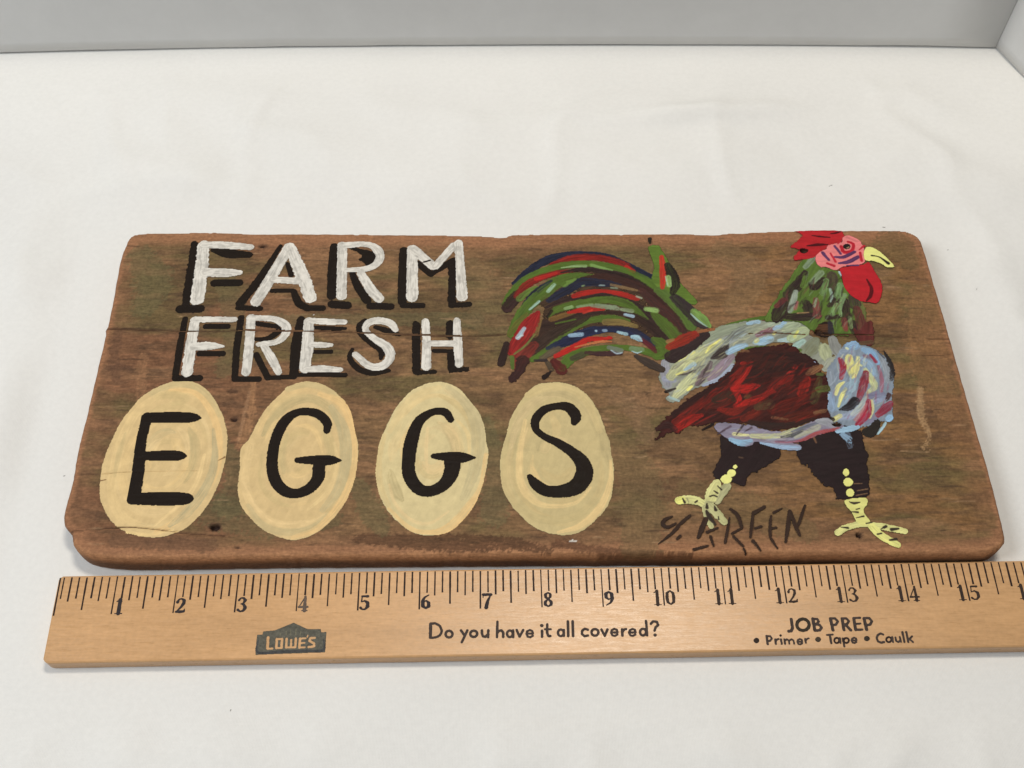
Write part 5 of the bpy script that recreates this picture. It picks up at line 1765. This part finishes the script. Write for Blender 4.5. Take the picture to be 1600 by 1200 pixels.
t = Canvas('K1', ZR, cell=RC)
TX = (54, 46, 36)
T_([(757, 200), (780, 360), (757, 410), (712, 415)], 56)
t.R(968, 300, 112, 104, 60, TX, **IK)
T_([(1142, 195), (1178, 395)], 60)
T_([(1145, 194), (1222, 198), (1248, 240), (1215, 282), (1160, 286)], 46); T_([(1165, 292), (1262, 302), (1298, 350), (1268, 396), (1178, 402)], 50)
T_([(1458, 192), (1502, 395)], 58)
t.v('K2')
T_([(-25, 187), (55, 188), (104, 240), (70, 298), (0, 308)], 46)
T_([(180, 192), (214, 390)], 58); T_([(180, 187), (258, 188), (300, 236), (268, 288), (205, 300)], 46); T_([(245, 305), (335, 395)], 54)
T_([(388, 192), (422, 388)], 58); T_([(385, 180), (500, 175)], 42); T_([(410, 286), (508, 278)], 38); T_([(425, 388), (540, 385)], 44)
T_([(572, 190), (618, 385)], 60); T_([(578, 182), (668, 183), (712, 236), (680, 296), (604, 308)], 48)
ink_put(t, 'printed_heading', ruler, 'larger dark capitals printed above the small list on the ruler')

t = Canvas('K1', ZR, cell=RC)
TX = (44, 32, 28)
t.E(137, 580, 102, 98, TX, rag=.04); t.E(1237, 562, 106, 96, (66, 56, 44), rag=.04)
T_([(318, 500), (338, 645)], 44); T_([(318, 502), (382, 503), (412, 545), (378, 588), (332, 594)], 36)
T_([(474, 560), (484, 640)], 40); T_([(480, 592), (508, 558), (532, 556)], 34)
T_([(575, 560), (588, 640)], 40); t.E(567, 492, 44, 42, TX, rag=.04)
T_([(636, 560), (648, 640)], 38); T_([(645, 582), (680, 558), (714, 582), (724, 640)], 34); T_([(725, 582), (764, 558), (798, 582), (810, 640)], 34)
T_(e_arc(912, 602, 46, 48), 34)
T_([(1008, 552), (1018, 622)], 38); T_([(1015, 582), (1044, 548), (1070, 542)], 32)
T_([(1395, 482), (1500, 474)], 36); T_([(1447, 490), (1473, 625)], 44)
t.v('K2')
t.R(85, 580, 44, 48, 36, TX, **IK); T_([(140, 540), (150, 622)], 38)
T_([(192, 545), (220, 685)], 40); t.R(255, 580, 46, 45, 36, TX, **IK)
T_(e_arc(395, 578, 46, 48), 34)
t.E(622, 545, 106, 96, (50, 42, 34), rag=.04)
T_([(912, 474), (868, 455), (815, 485), (798, 540), (822, 598), (880, 620), (930, 606)], 42)
t.R(1015, 565, 46, 46, 36, TX, **IK); T_([(1076, 520), (1090, 608)], 38)
T_([(1132, 525), (1146, 588), (1180, 608), (1208, 590)], 38); T_([(1210, 518), (1230, 604)], 38)
T_([(1257, 432), (1292, 605)], 42); T_([(1326, 430), (1362, 605)], 42); T_([(1430, 505), (1368, 568)], 36); T_([(1385, 555), (1445, 608)], 38)
ink_put(t, 'printed_list', ruler, 'small dark three-word list with round bullets printed on the ruler')

t = Canvas('LG', ZR, cell=RC)
t.B([(232, 340), (325, 338), (335, 285), (520, 270), (840, 140), (1080, 250), (1290, 245), (1300, 300), (1385, 295), (1365, 630), (205, 672)], (92, 90, 80), sharp=True, rag=.04, streak=.14)
t.S([(250, 430), (245, 632), (600, 625), (1000, 608), (1330, 596), (1340, 420)], [20, 44, 46, 44, 44, 20], (68, 68, 68), rag=.2, dry=.1)
for x in (620, 720, 790, 880, 960):
    t.S([(x, 240 + abs(840 - x) * .35), (x - 2, 345)], 14, (116, 112, 92), dry=.2)
ER = dict(erase=True, rag=.05)
for p, q in (([(415, 385), (405, 565)], 46), ([(405, 572), (485, 570)], 36), ([(560, 412), (552, 560)], 42), ([(648, 408), (638, 558)], 42), ([(560, 414), (648, 410)], 34), ([(550, 562), (640, 558)], 34),
             ([(724, 408), (716, 550)], 40), ([(800, 425), (795, 545)], 36), ([(878, 404), (868, 545)], 40), ([(716, 552), (868, 547)], 34), ([(946, 405), (936, 555)], 42), ([(945, 404), (1038, 400)], 32),
             ([(940, 478), (1022, 474)], 30), ([(936, 553), (1024, 548)], 32), ([(1076, 350), (1066, 382)], 22), ([(1192, 392), (1120, 396), (1102, 440), (1180, 485), (1182, 532), (1090, 544)], 40)):
    t.S(p, q, (0, 0, 0), **ER)
ink_put(t, 'store_logo', ruler, 'gabled dark store logo printed on the ruler')


# ------------------------------------------------------------------ lint on the cloth
def lint(px, py, length, ang, seed, lab):
    rs = np.random.RandomState(seed)
    X_, Y_ = place(px, py, 0.003)
    P = [(length * (t - .5) * math.cos(ang) + rs.uniform(-.15, .15) * length, length * (t - .5) * math.sin(ang) + rs.uniform(-.15, .15) * length) for t in np.linspace(0, 1, 6)]
    bm = bmesh.new()
    r = 0.00012
    rings = []
    for x, y in P:
        rings.append([bm.verts.new((x + r * math.cos(a) * math.sin(ang), y + r * math.cos(a) * math.cos(ang), r + r * math.sin(a))) for a in np.linspace(0, 2 * math.pi, 7)[:-1]])
    for a, b in zip(rings, rings[1:]):
        for i in range(6):
            bm.faces.new((a[i], a[(i + 1) % 6], b[(i + 1) % 6], b[i]))
    bm.faces.new(rings[0])
    bm.faces.new(rings[-1][::-1])
    bmesh.ops.recalc_face_normals(bm, faces=bm.faces)
    me = bpy.data.meshes.new('lint_fibre')
    bm.to_mesh(me)
    bm.free()
    o = link('lint_fibre', me, M_LINT)
    cl = bpy.data.objects['tablecloth']
    co = np.empty(len(cl.data.vertices) * 3, np.float32)
    cl.data.vertices.foreach_get('co', co)
    co = co.reshape(-1, 3)
    z = co[np.argmin((co[:, 0] - float(X_)) ** 2 + (co[:, 1] - float(Y_)) ** 2), 2]
    o.location = (float(X_), float(Y_), float(z) - 0.00003)
    o['label'] = lab
    o['category'] = 'lint'
    o['group'] = 'lint fibres on the cloth'


M_LINT, _nt, _N, _L, _B = new_mat('dark_lint')
_B.inputs['Base Color'].default_value = (0.06, 0.055, 0.05, 1)
_B.inputs['Roughness'].default_value = 0.9
for k, (px, py, ln, an, lab) in enumerate((
        (1298.5, 288, .0022, .5, 'thin curled lint fibre on the cloth well behind the rooster comb'),
        (1484, 385, .0007, .2, 'tiny lint speck on the cloth beside the rounded sign corner near the beak'),
        (1527, 450, .0008, 1.0, 'dark lint speck on the cloth beside the sign, level with the wattle'),
        (97, 739, .0010, .3, 'lint speck on the cloth beside the egg lettered E'),
        (358, 1107, .0008, 1.2, 'lint speck on the cloth in front of the logo on the ruler'),
        (1384, 350, .0015, .1, 'fine lint fibre on the cloth right behind the sign edge above the beak'))):
    lint(px, py, ln, an, k, lab)
